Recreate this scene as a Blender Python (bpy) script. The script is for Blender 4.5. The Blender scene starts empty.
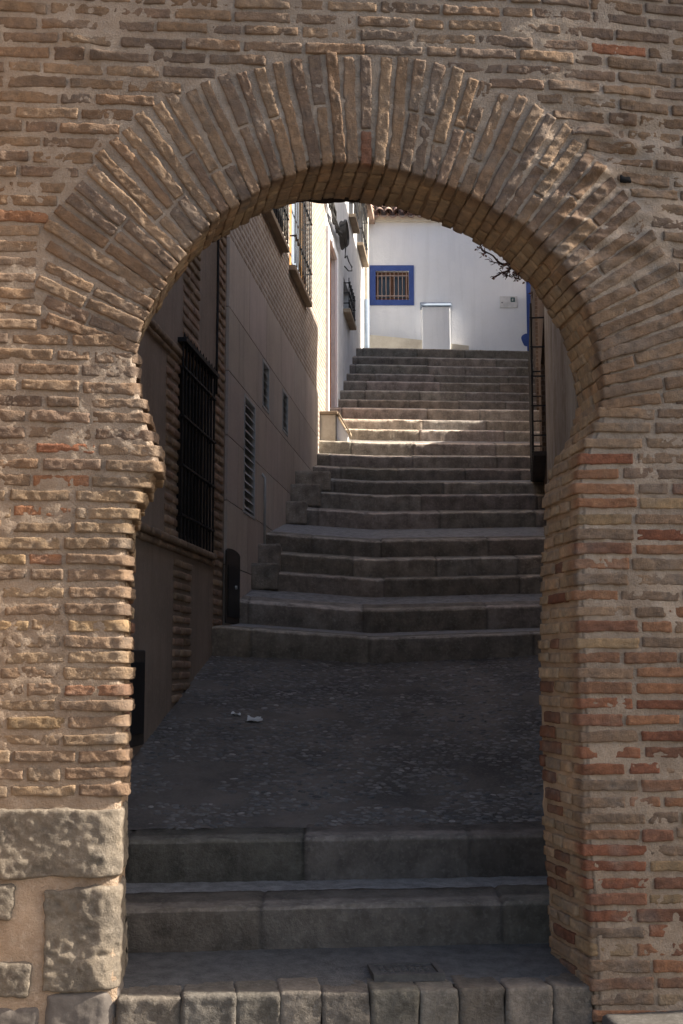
import bpy, math, random
import numpy as np
from mathutils import Vector

random.seed(7)
rng = np.random.default_rng(7)
sc = bpy.context.scene
col = sc.collection
R = math.radians

# ------------------------------------------------------------------ camera
F = 1300.0; CX, CY = 341.5, 512.0; PITCH = math.atan(153.0 / F); EYE = 1.45
cd = bpy.data.cameras.new('camera'); cam = bpy.data.objects.new('camera', cd); col.objects.link(cam)
cam.location = (0, 0, EYE); cam.rotation_euler = (R(90) + PITCH, 0, 0)
cd.sensor_fit = 'VERTICAL'; cd.sensor_height = 36; cd.lens = 36 * F / 1024
cd.clip_start = 0.05; cd.clip_end = 1000
sc.camera = cam

# ------------------------------------------------------------------ light
SUN_EL, SUN_AZ = 38.0, -3.0         # degrees above ground; degrees turned from +X towards -Y
w = bpy.data.worlds.new('World'); sc.world = w; w.use_nodes = True
nt = w.node_tree; nt.nodes.clear()
sky = nt.nodes.new('ShaderNodeTexSky'); sky.sky_type = 'NISHITA'; sky.sun_disc = False
sky.sun_elevation = R(SUN_EL); sky.sun_rotation = R(90 + SUN_AZ)
sky.air_density = 1.0; sky.dust_density = 3.5; sky.ozone_density = 0.5
bg = nt.nodes.new('ShaderNodeBackground'); bg.inputs['Strength'].default_value = 0.095
wo = nt.nodes.new('ShaderNodeOutputWorld')
nt.links.new(sky.outputs[0], bg.inputs[0]); nt.links.new(bg.outputs[0], wo.inputs[0])
ld = bpy.data.lights.new('sun', 'SUN'); ld.energy = 4.4; ld.angle = R(0.5); ld.color = (1, .93, .82)
sun = bpy.data.objects.new('sun', ld); col.objects.link(sun)
sdir = Vector((math.cos(R(SUN_EL)) * math.cos(R(SUN_AZ)), -math.cos(R(SUN_EL)) * math.sin(R(SUN_AZ)), math.sin(R(SUN_EL))))
sun.rotation_euler = sdir.to_track_quat('Z', 'Y').to_euler(); sun.location = (8, 2, 12)
sc.view_settings.view_transform = 'Standard'; sc.view_settings.look = 'None'
sc.view_settings.gamma = 1; sc.view_settings.use_curve_mapping = False
sc.view_settings.exposure = 1.42
sc.cycles.max_bounces = 8; sc.cycles.diffuse_bounces = 5

# ------------------------------------------------------------------ helpers: measuring
sp, cp = math.sin(PITCH), math.cos(PITCH)
def ray(px, py):
    x = (px - CX) / F; u = -(py - CY) / F
    return np.array([x, cp - u * sp, sp + u * cp])
EYEP = np.array([0, 0, EYE])
def atY(px, py, Y):
    r = ray(px, py); return EYEP + r * (Y / r[1])
def atZ(px, py, Z):
    r = ray(px, py); return EYEP + r * ((Z - EYE) / r[2])

class Frame:
    """a vertical plane: w runs along it, z up, o outwards"""
    def __init__(s, P, e, n):
        s.P = np.array([P[0], P[1], 0.0]); s.e = np.array([e[0], e[1], 0.0]); s.n = np.array([n[0], n[1], 0.0])
    def pt(s, w, z, o=0.0):
        w = np.asarray(w, float); z = np.asarray(z, float); o = np.asarray(o, float)
        r = s.P + w[..., None] * s.e + o[..., None] * s.n
        r[..., 2] = z; return r
    def px(s, px, py, off=0.0):
        r = ray(px, py); P = s.P + s.n * off
        k = np.dot(P[:2] - EYEP[:2], s.n[:2]) / np.dot(r[:2], s.n[:2])
        q = EYEP + r * k
        return float(np.dot(q - s.P, s.e)), float(q[2])

# ------------------------------------------------------------------ helpers: noise
def _h(i, j, k, s):
    n = (i * 73856093) ^ (j * 19349663) ^ (k * 83492791) ^ (s * 2654435)
    n = (n ^ (n >> 13)) * 1274126177 & 0x7fffffff
    n = (n ^ (n >> 11)) * 668265263 & 0x7fffffff
    return ((n >> 7) & 0xffff) / 32767.5 - 1.0
def vn(P, f, s=0):
    Q = np.asarray(P, float) * f + 1000.0
    I = np.floor(Q).astype(np.int64); T = Q - I; T = T * T * (3 - 2 * T)
    x, y, z = T[..., 0], T[..., 1], T[..., 2]; i, j, k = I[..., 0], I[..., 1], I[..., 2]
    def c(a, b, d): return _h(i + a, j + b, k + d, s)
    x0 = c(0,0,0)*(1-x)+c(1,0,0)*x; x1 = c(0,1,0)*(1-x)+c(1,1,0)*x
    x2 = c(0,0,1)*(1-x)+c(1,0,1)*x; x3 = c(0,1,1)*(1-x)+c(1,1,1)*x
    return (x0*(1-y)+x1*y)*(1-z) + (x2*(1-y)+x3*y)*z
def fbm(P, f, s=0, n=3):
    r = 0; a = 1.0; t = 0
    for q in range(n):
        r = r + a * vn(P, f * 2.03 ** q, s + q); t += a; a *= .5
    return r / t

# ------------------------------------------------------------------ helpers: meshes
ORG = {}
def setp(o, label=None, cat=None, group=None, kind=None):
    if label: o['label'] = label
    if cat: o['category'] = cat
    if group: o['group'] = group
    if kind: o['kind'] = kind
    return o
def thing(name, loc, label, cat, group=None):
    o = bpy.data.objects.new(name, None); col.objects.link(o); o.empty_display_size = .2
    o.location = tuple(float(v) for v in loc); ORG[o.name] = np.array(loc, float)
    return setp(o, label, cat, group)
def mesh_obj(name, V, Fc, mats, parent=None, smooth=False, colr=None, uv=None, midx=None, bevel=0, base=False):
    V = np.asarray(V, float)
    c = (V.min(0) + V.max(0)) / 2
    if base or parent is None: c[2] = V[:, 2].min()
    me = bpy.data.meshes.new(name)
    if isinstance(Fc, np.ndarray):
        nf, k = Fc.shape
        me.vertices.add(len(V)); me.vertices.foreach_set('co', (V - c).astype(np.float32).ravel())
        me.loops.add(nf * k); me.loops.foreach_set('vertex_index', Fc.astype(np.int32).ravel())
        me.polygons.add(nf); me.polygons.foreach_set('loop_start', np.arange(0, nf * k, k, dtype=np.int32))
        me.update(calc_edges=True)
    else:
        me.from_pydata((V - c).tolist(), [], [list(map(int, f)) for f in Fc])
    if not isinstance(mats, (list, tuple)): mats = [mats]
    for m in mats: me.materials.append(m)
    n = len(me.polygons)
    if midx is not None: me.polygons.foreach_set('material_index', np.asarray(midx, np.int32))
    me.polygons.foreach_set('use_smooth', np.full(n, bool(smooth)))
    if colr is not None:
        a = me.color_attributes.new('col', 'FLOAT_COLOR', 'POINT')
        cc = np.ones((len(V), 4), np.float32); cc[:, :3] = np.asarray(colr, np.float32)
        a.data.foreach_set('color', cc.ravel())
    if uv is not None:
        li = np.empty(len(me.loops), np.int32); me.loops.foreach_get('vertex_index', li)
        ul = me.uv_layers.new(name='uv'); ul.data.foreach_set('uv', np.asarray(uv, np.float32)[li].ravel())
    me.validate(clean_customdata=False); me.update()
    o = bpy.data.objects.new(name, me); col.objects.link(o)
    ORG[o.name] = c
    if parent is not None:
        o.parent = parent; o.location = tuple(c - ORG[parent.name])
    else: o.location = tuple(c)
    if bevel:
        b = o.modifiers.new('bevel', 'BEVEL'); b.width = bevel; b.segments = 2; b.limit_method = 'ANGLE'; b.angle_limit = R(40)
    return o

class MB:
    def __init__(s): s.V = []; s.F = []; s.UV = []; s.C = []; s.n = 0; s.M = []
    def add(s, V, Fc, uv=None, c=None, m=0):
        V = np.asarray(V, float).reshape(-1, 3)
        s.V.append(V); s.F += [[int(i) + s.n for i in f] for f in Fc]; s.n += len(V)
        s.UV.append(np.zeros((len(V), 2)) if uv is None else np.asarray(uv, float))
        s.C.append(np.ones((len(V), 3)) if c is None else np.broadcast_to(np.asarray(c, float), (len(V), 3)))
        s.M += [m] * len(Fc)
    def box(s, fr, w0, w1, z0, z1, o0, o1, c=None, m=0):
        W = [w0, w1, w1, w0, w0, w1, w1, w0]; Z = [z0, z0, z1, z1, z0, z0, z1, z1]; O = [o0]*4 + [o1]*4
        V = fr.pt(np.array(W), np.array(Z), np.array(O))
        s.add(V, [(0,3,2,1),(4,5,6,7),(0,1,5,4),(1,2,6,5),(2,3,7,6),(3,0,4,7)], np.stack([W, Z], 1), c, m)
    def tube(s, P, r, seg=6, c=None, cap=True):
        P = np.asarray(P, float); n = len(P); rr = np.broadcast_to(r, (n,))
        V = []
        for i in range(n):
            t = P[min(i+1, n-1)] - P[max(i-1, 0)]; t = t / (np.linalg.norm(t) + 1e-9)
            a = np.cross(t, [0, 0, 1.0]) if abs(t[2]) < .9 else np.cross(t, [1.0, 0, 0]); a /= np.linalg.norm(a)
            b = np.cross(t, a)
            for k in range(seg):
                th = 2 * math.pi * k / seg; V.append(P[i] + rr[i] * (a * math.cos(th) + b * math.sin(th)))
        Fc = [(i*seg+k, i*seg+(k+1) % seg, (i+1)*seg+(k+1) % seg, (i+1)*seg+k) for i in range(n-1) for k in range(seg)]
        if cap: Fc += [tuple(range(seg))[::-1], tuple((n-1)*seg+k for k in range(seg))]
        s.add(V, Fc, None, c)
    def build(s, name, mats, parent=None, smooth=False, bevel=0, usecol=False):
        return mesh_obj(name, np.concatenate(s.V), s.F, mats, parent, smooth,
                        np.concatenate(s.C) if usecol else None, np.concatenate(s.UV), s.M, bevel)

_tpl = {}
def tpl(nx, ny, nz):
    """welded surface lattice of a box: points in [-1,1]^3 and quads"""
    key = (nx, ny, nz)
    if key in _tpl: return _tpl[key]
    idx = {}; P = []; Q = []
    def v(i, j, k):
        if (i, j, k) not in idx: idx[(i, j, k)] = len(P); P.append((2*i/nx-1, 2*j/ny-1, 2*k/nz-1))
        return idx[(i, j, k)]
    for i in range(nx):
        for j in range(ny):
            Q.append((v(i,j,nz), v(i+1,j,nz), v(i+1,j+1,nz), v(i,j+1,nz))); Q.append((v(i,j,0), v(i,j+1,0), v(i+1,j+1,0), v(i+1,j,0)))
    for i in range(nx):
        for k in range(nz):
            Q.append((v(i,0,k), v(i+1,0,k), v(i+1,0,k+1), v(i,0,k+1))); Q.append((v(i,ny,k), v(i,ny,k+1), v(i+1,ny,k+1), v(i+1,ny,k)))
    for j in range(ny):
        for k in range(nz):
            Q.append((v(0,j,k), v(0,j,k+1), v(0,j+1,k+1), v(0,j+1,k))); Q.append((v(nx,j,k), v(nx,j+1,k), v(nx,j+1,k+1), v(nx,j,k+1)))
    _tpl[key] = (np.array(P), np.array(Q)); return _tpl[key]
def rblock(L, H, T, r, cell):
    """rounded block centred on 0: returns points, normals, quads"""
    n = [max(2, int(round(d / c))) for d, c in zip((L, H, T), cell)]
    P, Q = tpl(*n); h = np.array([L, H, T]) / 2
    p = P * h; q = np.clip(p, -(h - r), h - r); d = p - q
    ln = np.linalg.norm(d, axis=1, keepdims=True)
    nr = d / np.maximum(ln, 1e-9)
    flat = ln[:, 0] < 1e-7
    return q + nr * r * (~flat[:, None]), nr, Q

# ------------------------------------------------------------------ materials
def nodes(name):
    m = bpy.data.materials.new(name); m.use_nodes = True
    t = m.node_tree; b = t.nodes['Principled BSDF']; return m, t, b
def N(t, k, **kw):
    n = t.nodes.new(k)
    for a, v in kw.items():
        if a in n.inputs: n.inputs[a].default_value = v
        else: setattr(n, a, v)
    return n
def mixc(t, f, a, b, mode='MIX'):
    n = t.nodes.new('ShaderNodeMix'); n.data_type = 'RGBA'; n.blend_type = mode
    for i, v in ((0, f), (6, a), (7, b)):
        if hasattr(v, 'links') or hasattr(v, 'is_linked'): t.links.new(v, n.inputs[i])
        else: n.inputs[i].default_value = v if i == 0 else (*v, 1) if len(v) == 3 else v
    return n.outputs[2]
def ramp(t, v, lo, hi, clo=0.0, chi=1.0):
    n = t.nodes.new('ShaderNodeMapRange'); t.links.new(v, n.inputs[0])
    n.inputs[1].default_value = lo; n.inputs[2].default_value = hi; n.inputs[3].default_value = clo; n.inputs[4].default_value = chi
    return n.outputs[0]
def surf(name, c1, c2=None, c3=None, sc1=6, sc2=40, rough=.9, bump=.3, bsc=60, dist=.01, attr=False, spec=.25, metal=0, streak=0, coord='Object'):
    m, t, b = nodes(name)
    tc = N(t, 'ShaderNodeTexCoord'); co = tc.outputs[coord]
    n1 = N(t, 'ShaderNodeTexNoise', Scale=sc1, Detail=6.0, Roughness=.6); t.links.new(co, n1.inputs['Vector'])
    n2 = N(t, 'ShaderNodeTexNoise', Scale=sc2, Detail=5.0, Roughness=.65); t.links.new(co, n2.inputs['Vector'])
    c2 = c2 or tuple(v * .7 for v in c1); c3 = c3 or tuple(v * 1.2 for v in c1)
    base = mixc(t, ramp(t, n1.outputs[0], .35, .65), c1, c2)
    base = mixc(t, ramp(t, n2.outputs[0], .5, .75, 0, .6), base, c3)
    if attr:
        a = N(t, 'ShaderNodeAttribute', attribute_name='col')
        base = mixc(t, 1.0, base, a.outputs['Color'], 'MULTIPLY')
    if streak:
        mp = N(t, 'ShaderNodeMapping'); mp.inputs['Scale'].default_value = (5, 5, .35); t.links.new(co, mp.inputs[0])
        n3 = N(t, 'ShaderNodeTexNoise', Scale=1.5, Detail=6.0, Roughness=.7); t.links.new(mp.outputs[0], n3.inputs['Vector'])
        base = mixc(t, ramp(t, n3.outputs[0], .5, .72, 0, streak), base, tuple(v * .45 for v in c1))
    t.links.new(base, b.inputs['Base Color'])
    b.inputs['Roughness'].default_value = rough; b.inputs['Metallic'].default_value = metal
    b.inputs['Specular IOR Level'].default_value = spec
    if bump:
        n4 = N(t, 'ShaderNodeTexNoise', Scale=bsc, Detail=8.0, Roughness=.7); t.links.new(co, n4.inputs['Vector'])
        bp = N(t, 'ShaderNodeBump', Strength=bump, Distance=dist); t.links.new(n4.outputs[0], bp.inputs['Height'])
        t.links.new(bp.outputs[0], b.inputs['Normal'])
    return m
def brickmat(name, c1, c2, mort, rw, rh, ms=.012, bump=.8, rough=.9):
    m, t, b = nodes(name)
    uv = N(t, 'ShaderNodeTexCoord').outputs['UV']
    nz = N(t, 'ShaderNodeTexNoise', Scale=7.0, Detail=4.0); t.links.new(uv, nz.inputs['Vector'])
    vm = N(t, 'ShaderNodeVectorMath', operation='MULTIPLY_ADD'); t.links.new(nz.outputs['Color'], vm.inputs[0])
    vm.inputs[1].default_value = (.02, .02, 0); t.links.new(uv, vm.inputs[2])
    br = N(t, 'ShaderNodeTexBrick', Scale=1.0); t.links.new(vm.outputs[0], br.inputs['Vector'])
    br.inputs['Brick Width'].default_value = rw; br.inputs['Row Height'].default_value = rh; br.inputs['Mortar Size'].default_value = ms
    br.inputs['Mortar Smooth'].default_value = .4
    br.inputs['Color1'].default_value = (*c1, 1); br.inputs['Color2'].default_value = (*c2, 1); br.inputs['Mortar'].default_value = (*mort, 1)
    n2 = N(t, 'ShaderNodeTexNoise', Scale=3.0, Detail=8.0, Roughness=.7); t.links.new(uv, n2.inputs['Vector'])
    base = mixc(t, ramp(t, n2.outputs[0], .35, .7, 0, .6), br.outputs['Color'], tuple(v * .55 for v in c1))
    t.links.new(base, b.inputs['Base Color']); b.inputs['Roughness'].default_value = rough; b.inputs['Specular IOR Level'].default_value = .2
    n3 = N(t, 'ShaderNodeTexNoise', Scale=60.0, Detail=4.0); t.links.new(uv, n3.inputs['Vector'])
    ad = N(t, 'ShaderNodeMath', operation='MULTIPLY_ADD'); t.links.new(n3.outputs[0], ad.inputs[0]); ad.inputs[1].default_value = .35
    inv = N(t, 'ShaderNodeMath', operation='SUBTRACT'); inv.inputs[0].default_value = 1; t.links.new(br.outputs['Fac'], inv.inputs[1])
    t.links.new(inv.outputs[0], ad.inputs[2])
    bp = N(t, 'ShaderNodeBump', Strength=bump, Distance=.03); t.links.new(ad.outputs[0], bp.inputs['Height'])
    t.links.new(bp.outputs[0], b.inputs['Normal']); return m

M = {}
M['brick'] = surf('old_brick', (1.0, .93, .86), (.66, .66, .68), (1.32, 1.22, 1.08), 14, 48, .92, 1.0, 110, .014, attr=True)
M['mortar'] = surf('lime_mortar', (.43, .325, .24), (.32, .235, .17), (.50, .41, .33), 5, 26, .95, 1.0, 90, .016, attr=True)
M['rubble'] = surf('weathered_limestone', (.235, .19, .14), (.135, .112, .088), (.40, .335, .26), 7, 35, .93, .8, 55, .012)
M['cement'] = surf('cement_patch', (.19, .16, .135), (.13, .11, .095), (.25, .215, .18), 5, 40, .95, .4, 60, .006)
M['step'] = surf('worn_granite', (.36, .31, .26), (.18, .155, .13), (.50, .45, .385), 7, 38, .85, 1.0, 50, .015, attr=True, streak=.55)
M['cobble'] = surf('river_pebbles', (.24, .215, .195), (.12, .115, .112), (.30, .28, .26), 8, 60, .6, .4, 80, .006, attr=True, spec=.4)
M['bed'] = surf('packed_mortar_bed', (.21, .18, .155), (.085, .078, .072), (.23, .21, .19), 1.6, 40, .9, .7, 45, .015)
M['ground'] = surf('plaza_paving', (.08, .07, .06), (.09, .08, .07), (.18, .165, .15), 3, 40, .9, .6, 40, .01)
M['slab'] = surf('stone_cladding', (.56, .485, .43), (.45, .385, .335), (.63, .56, .49), 1.2, 30, .8, .15, 60, .004, attr=True, streak=.35)
M['plaster'] = surf('beige_plaster', (.33, .26, .21), (.25, .195, .155), (.38, .31, .255), 1.5, 30, .95, .4, 30, .006, streak=.4)
M['quoin'] = surf('quoin_brick', (.36, .26, .18), (.24, .17, .12), (.42, .32, .23), 7, 40, .93, .6, 60, .008, attr=True)
M['facbrick'] = brickmat('facade_brick', (.46, .35, .27), (.33, .24, .18), (.62, .55, .48), .24, .072, .022, 1.0)
M['white'] = surf('white_limewash', (.86, .87, .90), (.81, .82, .85), (.87, .88, .89), 1.2, 18, .95, .5, 14, .014, streak=.15)
M['whiteold'] = surf('old_white_plaster', (.74, .73, .72), (.60, .60, .60), (.80, .80, .79), 2.5, 18, .95, .5, 18, .012, streak=.25)
M['cream'] = surf('cream_stone', (.70, .64, .53), (.58, .51, .41), (.76, .71, .62), 5, 30, .9, .5, 40, .008)
M['blue'] = surf('blue_paint', (.055, .10, .32), (.045, .08, .26), (.09, .14, .38), 4, 30, .7, .3, 40, .004)
M['iron'] = surf('black_iron', (.018, .018, .02), (.012, .012, .013), (.05, .035, .028), 10, 50, .55, .2, 80, .002, metal=.3, spec=.4)
M['darkwood'] = surf('dark_wood', (.065, .052, .043), (.04, .032, .027), (.10, .08, .065), 6, 40, .7, .4, 50, .004)
M['door'] = surf('terracotta_door_leaf', (.40, .17, .085), (.32, .13, .065), (.48, .22, .12), 4, 30, .7, .2, 40, .004)
M['wood'] = surf('varnished_wood', (.62, .34, .11), (.5, .25, .08), (.7, .42, .17), 4, 30, .5, .2, 50, .003, spec=.5)
M['frame'] = surf('reddish_wood', (.16, .075, .04), (.11, .05, .03), (.2, .1, .06), 4, 30, .6, .2, 50, .003)
M['shutter'] = surf('grey_shutter', (.30, .36, .44), (.24, .29, .36), (.36, .42, .5), 4, 30, .6, .1, 50, .003)
M['vent'] = surf('vent_grey_metal', (.48, .49, .49), (.38, .39, .39), (.55, .56, .56), 5, 40, .6, .1, 50, .002, metal=.2)
M['void'] = surf('dark_interior', (.012, .012, .012), (.01, .01, .01), (.015, .015, .015), 5, 40, .9, 0)
M['sill'] = surf('stone_sill', (.40, .31, .22), (.30, .23, .16), (.48, .40, .3), 5, 40, .9, .3, 50, .005)
M['tile'] = surf('clay_tile', (.50, .34, .25), (.30, .21, .17), (.66, .56, .46), 12, 50, .9, .5, 60, .006, attr=True)
M['cable'] = surf('cable_rubber', (.07, .065, .06), (.04, .04, .04), (.14, .12, .10), 20, 60, .7, .2, 50, .002)
M['redwall'] = surf('red_plaster', (.33, .10, .08), (.25, .08, .06), (.38, .14, .1), 3, 30, .9, .2, 40, .004)
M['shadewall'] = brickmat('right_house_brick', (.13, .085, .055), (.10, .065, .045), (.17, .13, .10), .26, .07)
M['peel'] = surf('peeling_plaster', (.42, .375, .33), (.24, .19, .14), (.56, .53, .49), 1.3, 14, .95, .5, 18, .012, streak=.55)
M['metal'] = surf('cast_iron_cover', (.12, .112, .105), (.075, .07, .068), (.18, .165, .15), 12, 60, .55, .4, 90, .004, metal=.5)
M['paper'] = surf('white_paper', (.75, .75, .75), (.5, .5, .5), (.7, .7, .7), 5, 40, .8, .1, 50, .002)
M['green'] = surf('dark_green_print', (.03, .10, .10), None, None, 5, 40, .6, 0)
M['ink'] = surf('grey_print', (.2, .2, .22), None, None, 5, 40, .6, 0)
M['bark'] = surf('vine_bark', (.055, .028, .022), (.04, .02, .016), (.10, .06, .045), 9, 60, .9, .5, 60, .004)
M['leaf'] = surf('leaf_green', (.07, .10, .03), (.05, .075, .022), (.10, .12, .04), 3, 20, .6, 0)
M['dryleaf'] = surf('dry_leaf', (.12, .05, .035), (.07, .03, .022), (.16, .08, .05), 6, 30, .7, 0)
M['glass'] = surf('dark_glass', (.02, .025, .03), None, None, 5, 40, .15, 0, spec=.6)
M['bars'] = surf('pale_painted_bars', (.40, .30, .26), (.30, .21, .18), None, 5, 40, .6, 0)
M['beam'] = surf('old_timber', (.05, .032, .024), (.03, .02, .016), (.08, .055, .04), 6, 40, .9, .8, 40, .01)

# ================================================================== THE ARCH WALL
TH = R(6.3)
pw = atZ(341.5, 992, 0.0)
WF = Frame((pw[0], pw[1]), (math.cos(TH), math.sin(TH)), (math.sin(TH), -math.cos(TH)))
THK = .56
outl_px = [(120,1010),(120,960),(120,899),(122,870),(124,800),(124,735),(126,682),(127,620),(128,576),(129,532),(136,512),(141,494),(152,478),(163,464),(156,446),(146,412),(139,385),(138,345),
  (143,323),(153,302),(168,278),(182,256),(199,234),(224,213),(249,196),(279,180),(309,169),(340,164),(370,166),(400,173),(430,183),(460,195),(490,211),(525,233),(555,262),(580,300),(596,340),
  (602,374),(601,402),(594,428),(584,446),(577,471),(573,487),(578,503),(577,530),(576,605),(580,720),(583,832),(588,900),(591,960),(593,1010)]
OUT = np.array([WF.px(*p) for p in outl_px])
OUT = np.vstack([[OUT[0,0], -.45], OUT, [OUT[-1,0], -.45]])
UC, ZC = WF.px(365, 432)
ROUT = WF.px(365, 57)[1] - ZC
_pm = WF.px(365, 57)[1] - WF.px(365, 157)[1]; _pm /= 100
def rout(a):
    return _pm * np.interp(np.degrees(a), [0, 7, 35, 60, 90, 120, 148, 162, 180], [338, 342, 350, 360, 367, 370, 352, 312, 290])
ZFL, ZFR = math.tan(R(20)), math.tan(R(7))
# resample the outline
seg = np.linalg.norm(np.diff(OUT, axis=0), axis=1); cum = np.r_[0, np.cumsum(seg)]
NS = 760
ss = np.linspace(0, cum[-1], NS)
OL = np.stack([np.interp(ss, cum, OUT[:,0]), np.interp(ss, cum, OUT[:,1])], 1)
for _ in range(3): OL[1:-1] = OL[1:-1]*.5 + (OL[:-2]+OL[2:])*.25
ztop_i = int(np.argmax(OL[:,1]))
def edgeU(z, side):
    a = OL[:ztop_i+1] if side < 0 else OL[ztop_i:][::-1]
    return float(np.interp(z, a[:,1], a[:,0]))
bumps = []   # (u, z, radius_u, radius_z, height): swellings added to catch the grazing sun
for px, py, ru, rz, h in [(76,38,.11,.05,.030),(60,22,.08,.03,.02),(95,52,.10,.03,.02),
                          (625,110,.16,.10,.024),(585,140,.10,.08,.016),(600,185,.12,.12,.018),(650,225,.15,.14,.018),(570,215,.10,.10,.014),(530,150,.08,.07,.010),(655,150,.12,.06,.016)]:
    u_, z_ = WF.px(px, py); bumps.append((u_, z_, ru, rz, h))
uL = WF.px(125, 600)[0]
def WAVE(u, z):
    P = np.stack([u, z, u*0], -1)
    r = .006 * vn(P, 1.1, 91) + .004 * vn(P, 2.7, 92)
    # left pier leaned, shaped so its face turns right into the sun
    k = np.clip((uL + .05 - u) / .9, 0, 1.6); zz = np.clip((WF.px(125, 330)[1] + .35 - z) / .9, 0, 1)
    r = r + .022 * k * zz
    up_ = np.interp(u, [uL-1.6, uL+.3, UC+.85, UC+1.0, UC+1.5, UC+2.6], [-.055, 0, .066, .060, .008, -.05])  # upper face shaped to turn from the sun, right end into it
    lo_ = np.interp(u, [UC+.9, UC+2.0, UC+3.0], [0, .062, .085])
    zb_ = np.clip((z - ZC - .1) / .9, 0, 1); zb_ = zb_*zb_*(3-2*zb_)
    r = r + (up_*zb_ + lo_*(1-zb_)) * (1-zz*np.clip(k*3,0,1)*(u < UC))
    rt = np.exp(-((u-UC-1.22)/.42)**2) * np.exp(-((z-ZC-1.2)/.5)**2)
    r = r + rt * (.046 * fbm(np.stack([u*.7, z*2.2, u*0], -1), 9, 93, 3))
    for bu, bz, ru, rz, h in bumps:
        r = r + h * np.exp(-((u-bu)/ru)**2 - ((z-bz)/rz)**2)
    return r
def wall_pt(u, z, n):
    """wall coordinates -> world, with the face's waves and the opening's slight widening to the back"""
    fr = np.clip(-n / THK, 0, 1)
    near = np.exp(-np.clip(np.hypot(u-UC, z-ZC) - 1.1, 0, None) / .3)
    top = np.clip((z - ZC) / 1.0, 0, 1)
    z2 = z + .070 * fr * top * near
    rt = np.clip((u - UC) / .8, 0, 1) * np.clip((ZC - z) / 1.2, 0, 1)
    tp2 = np.clip((z - ZC) / .25, 0, 1)
    u2 = u - .045 * fr * rt + .055 * fr * np.clip((u - UC) / .5, -1, 1) * tp2 * near
    return WF.pt(u2, z2, n + WAVE(u, z) * (1 - fr))

arch = thing('arch_wall', WF.pt(0.0, -.2), 'old brick wall pierced by the tall horseshoe arch over the stepped street', 'wall')
UL, UR, ZT, ZB = -4.6, 4.6, 5.1, -.45
# --- mortar body: soffit, rounded arris and both faces in one sheet
nrm = np.zeros_like(OL); tg = np.gradient(OL, axis=0); tg /= np.linalg.norm(tg, axis=1, keepdims=True)
nrm[:,0] = -tg[:,1]; nrm[:,1] = tg[:,0]            # points away from the opening (left pier: -u)
outer = np.zeros_like(OL)
for i, (u_, z_) in enumerate(OL):
    if z_ < ZC: outer[i] = (UL if i < ztop_i else UR, z_)
    else:
        du, dz = u_-UC, z_-ZC
        k = min((ZT-ZC)/dz if dz > 1e-6 else 1e9, (UR-UC)/du if du > 1e-6 else ((UL-UC)/du if du < -1e-6 else 1e9))
        outer[i] = (UC+du*k, ZC+dz*k)
# put the two corners of the rectangle on the border
for cu in (UL, UR):
    j = int(np.argmin(np.hypot(outer[:,0]-cu, outer[:,1]-ZT))); outer[j] = (cu, ZT)
rows = []; REC = .012
for d in np.linspace(THK, .02, 34): rows.append((OL + nrm*REC, -d * np.ones(NS)))
for a in (30, 60, 90): rows.append((OL + nrm*(REC + .02*(1-math.cos(R(a)))), np.full(NS, -.02 + .013*math.sin(R(a)))))
L_ = np.hypot(*(outer - OL).T)
tt = np.r_[np.linspace(.03, 2.1, 150), np.linspace(2.2, 6, 24)]
for q in tt:
    f = np.clip(q / np.maximum(L_, .1), 0, 1)
    if q == tt[-1]: f = np.ones(NS)
    rows.append((OL + nrm*0 + (outer - OL) * f[:,None], np.full(NS, -.0042)))
UU = np.array([r[0][:,0] for r in rows]); ZZ = np.array([r[0][:,1] for r in rows]); NN = np.array([r[1] for r in rows])
P3 = np.stack([UU, ZZ, NN], -1)
bmp = .0062 * fbm(P3, 9, 5, 3) + .004 * fbm(P3, 50, 8, 2)
n_s = 34
NN2 = NN.copy(); NN2[n_s:] += bmp[n_s:]
dl_ = np.arange(NS)[None,:] < ztop_i; lowz = np.clip((ZC - .1 - ZZ)/.2, 0, 1)
NN2 -= dl_ * lowz * .034 * np.exp(-np.clip(np.hypot(UU-OL[None,:,0], ZZ-OL[None,:,1]), 0, 9)/.03) * (NN > -.03)
UU[:n_s] -= nrm[:,0] * bmp[:n_s] * 1.3; ZZ[:n_s] -= nrm[:,1] * bmp[:n_s] * 1.3
V = wall_pt(UU, ZZ, NN2).reshape(-1, 3)
nr = len(rows)
ii, jj = np.meshgrid(np.arange(nr-1), np.arange(NS-1), indexing='ij')
Q = np.stack([ii*NS+jj, (ii+1)*NS+jj, (ii+1)*NS+jj+1, ii*NS+jj+1], -1).reshape(-1, 4)
# mortar tint: paler and greyer high up, ochre with bounce light painted in on the soffit, warm low down on the right
zf = np.clip((ZZ - .2) / 3.2, 0, 1)[..., None]
cm = np.array([1.02, .98, .92]) * (1-zf) + np.array([.95, 1.0, 1.05]) * zf
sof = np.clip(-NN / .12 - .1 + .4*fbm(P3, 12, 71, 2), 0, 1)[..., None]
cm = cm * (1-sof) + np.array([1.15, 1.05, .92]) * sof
pale = np.clip(fbm(P3, 2.2, 44, 3) * 2.2 - .35, 0, 1)[..., None]
cm = cm * (1 + .35 * pale)
mesh_obj('mortar', V, Q, M['mortar'], arch, True, cm.reshape(-1, 3))
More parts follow.
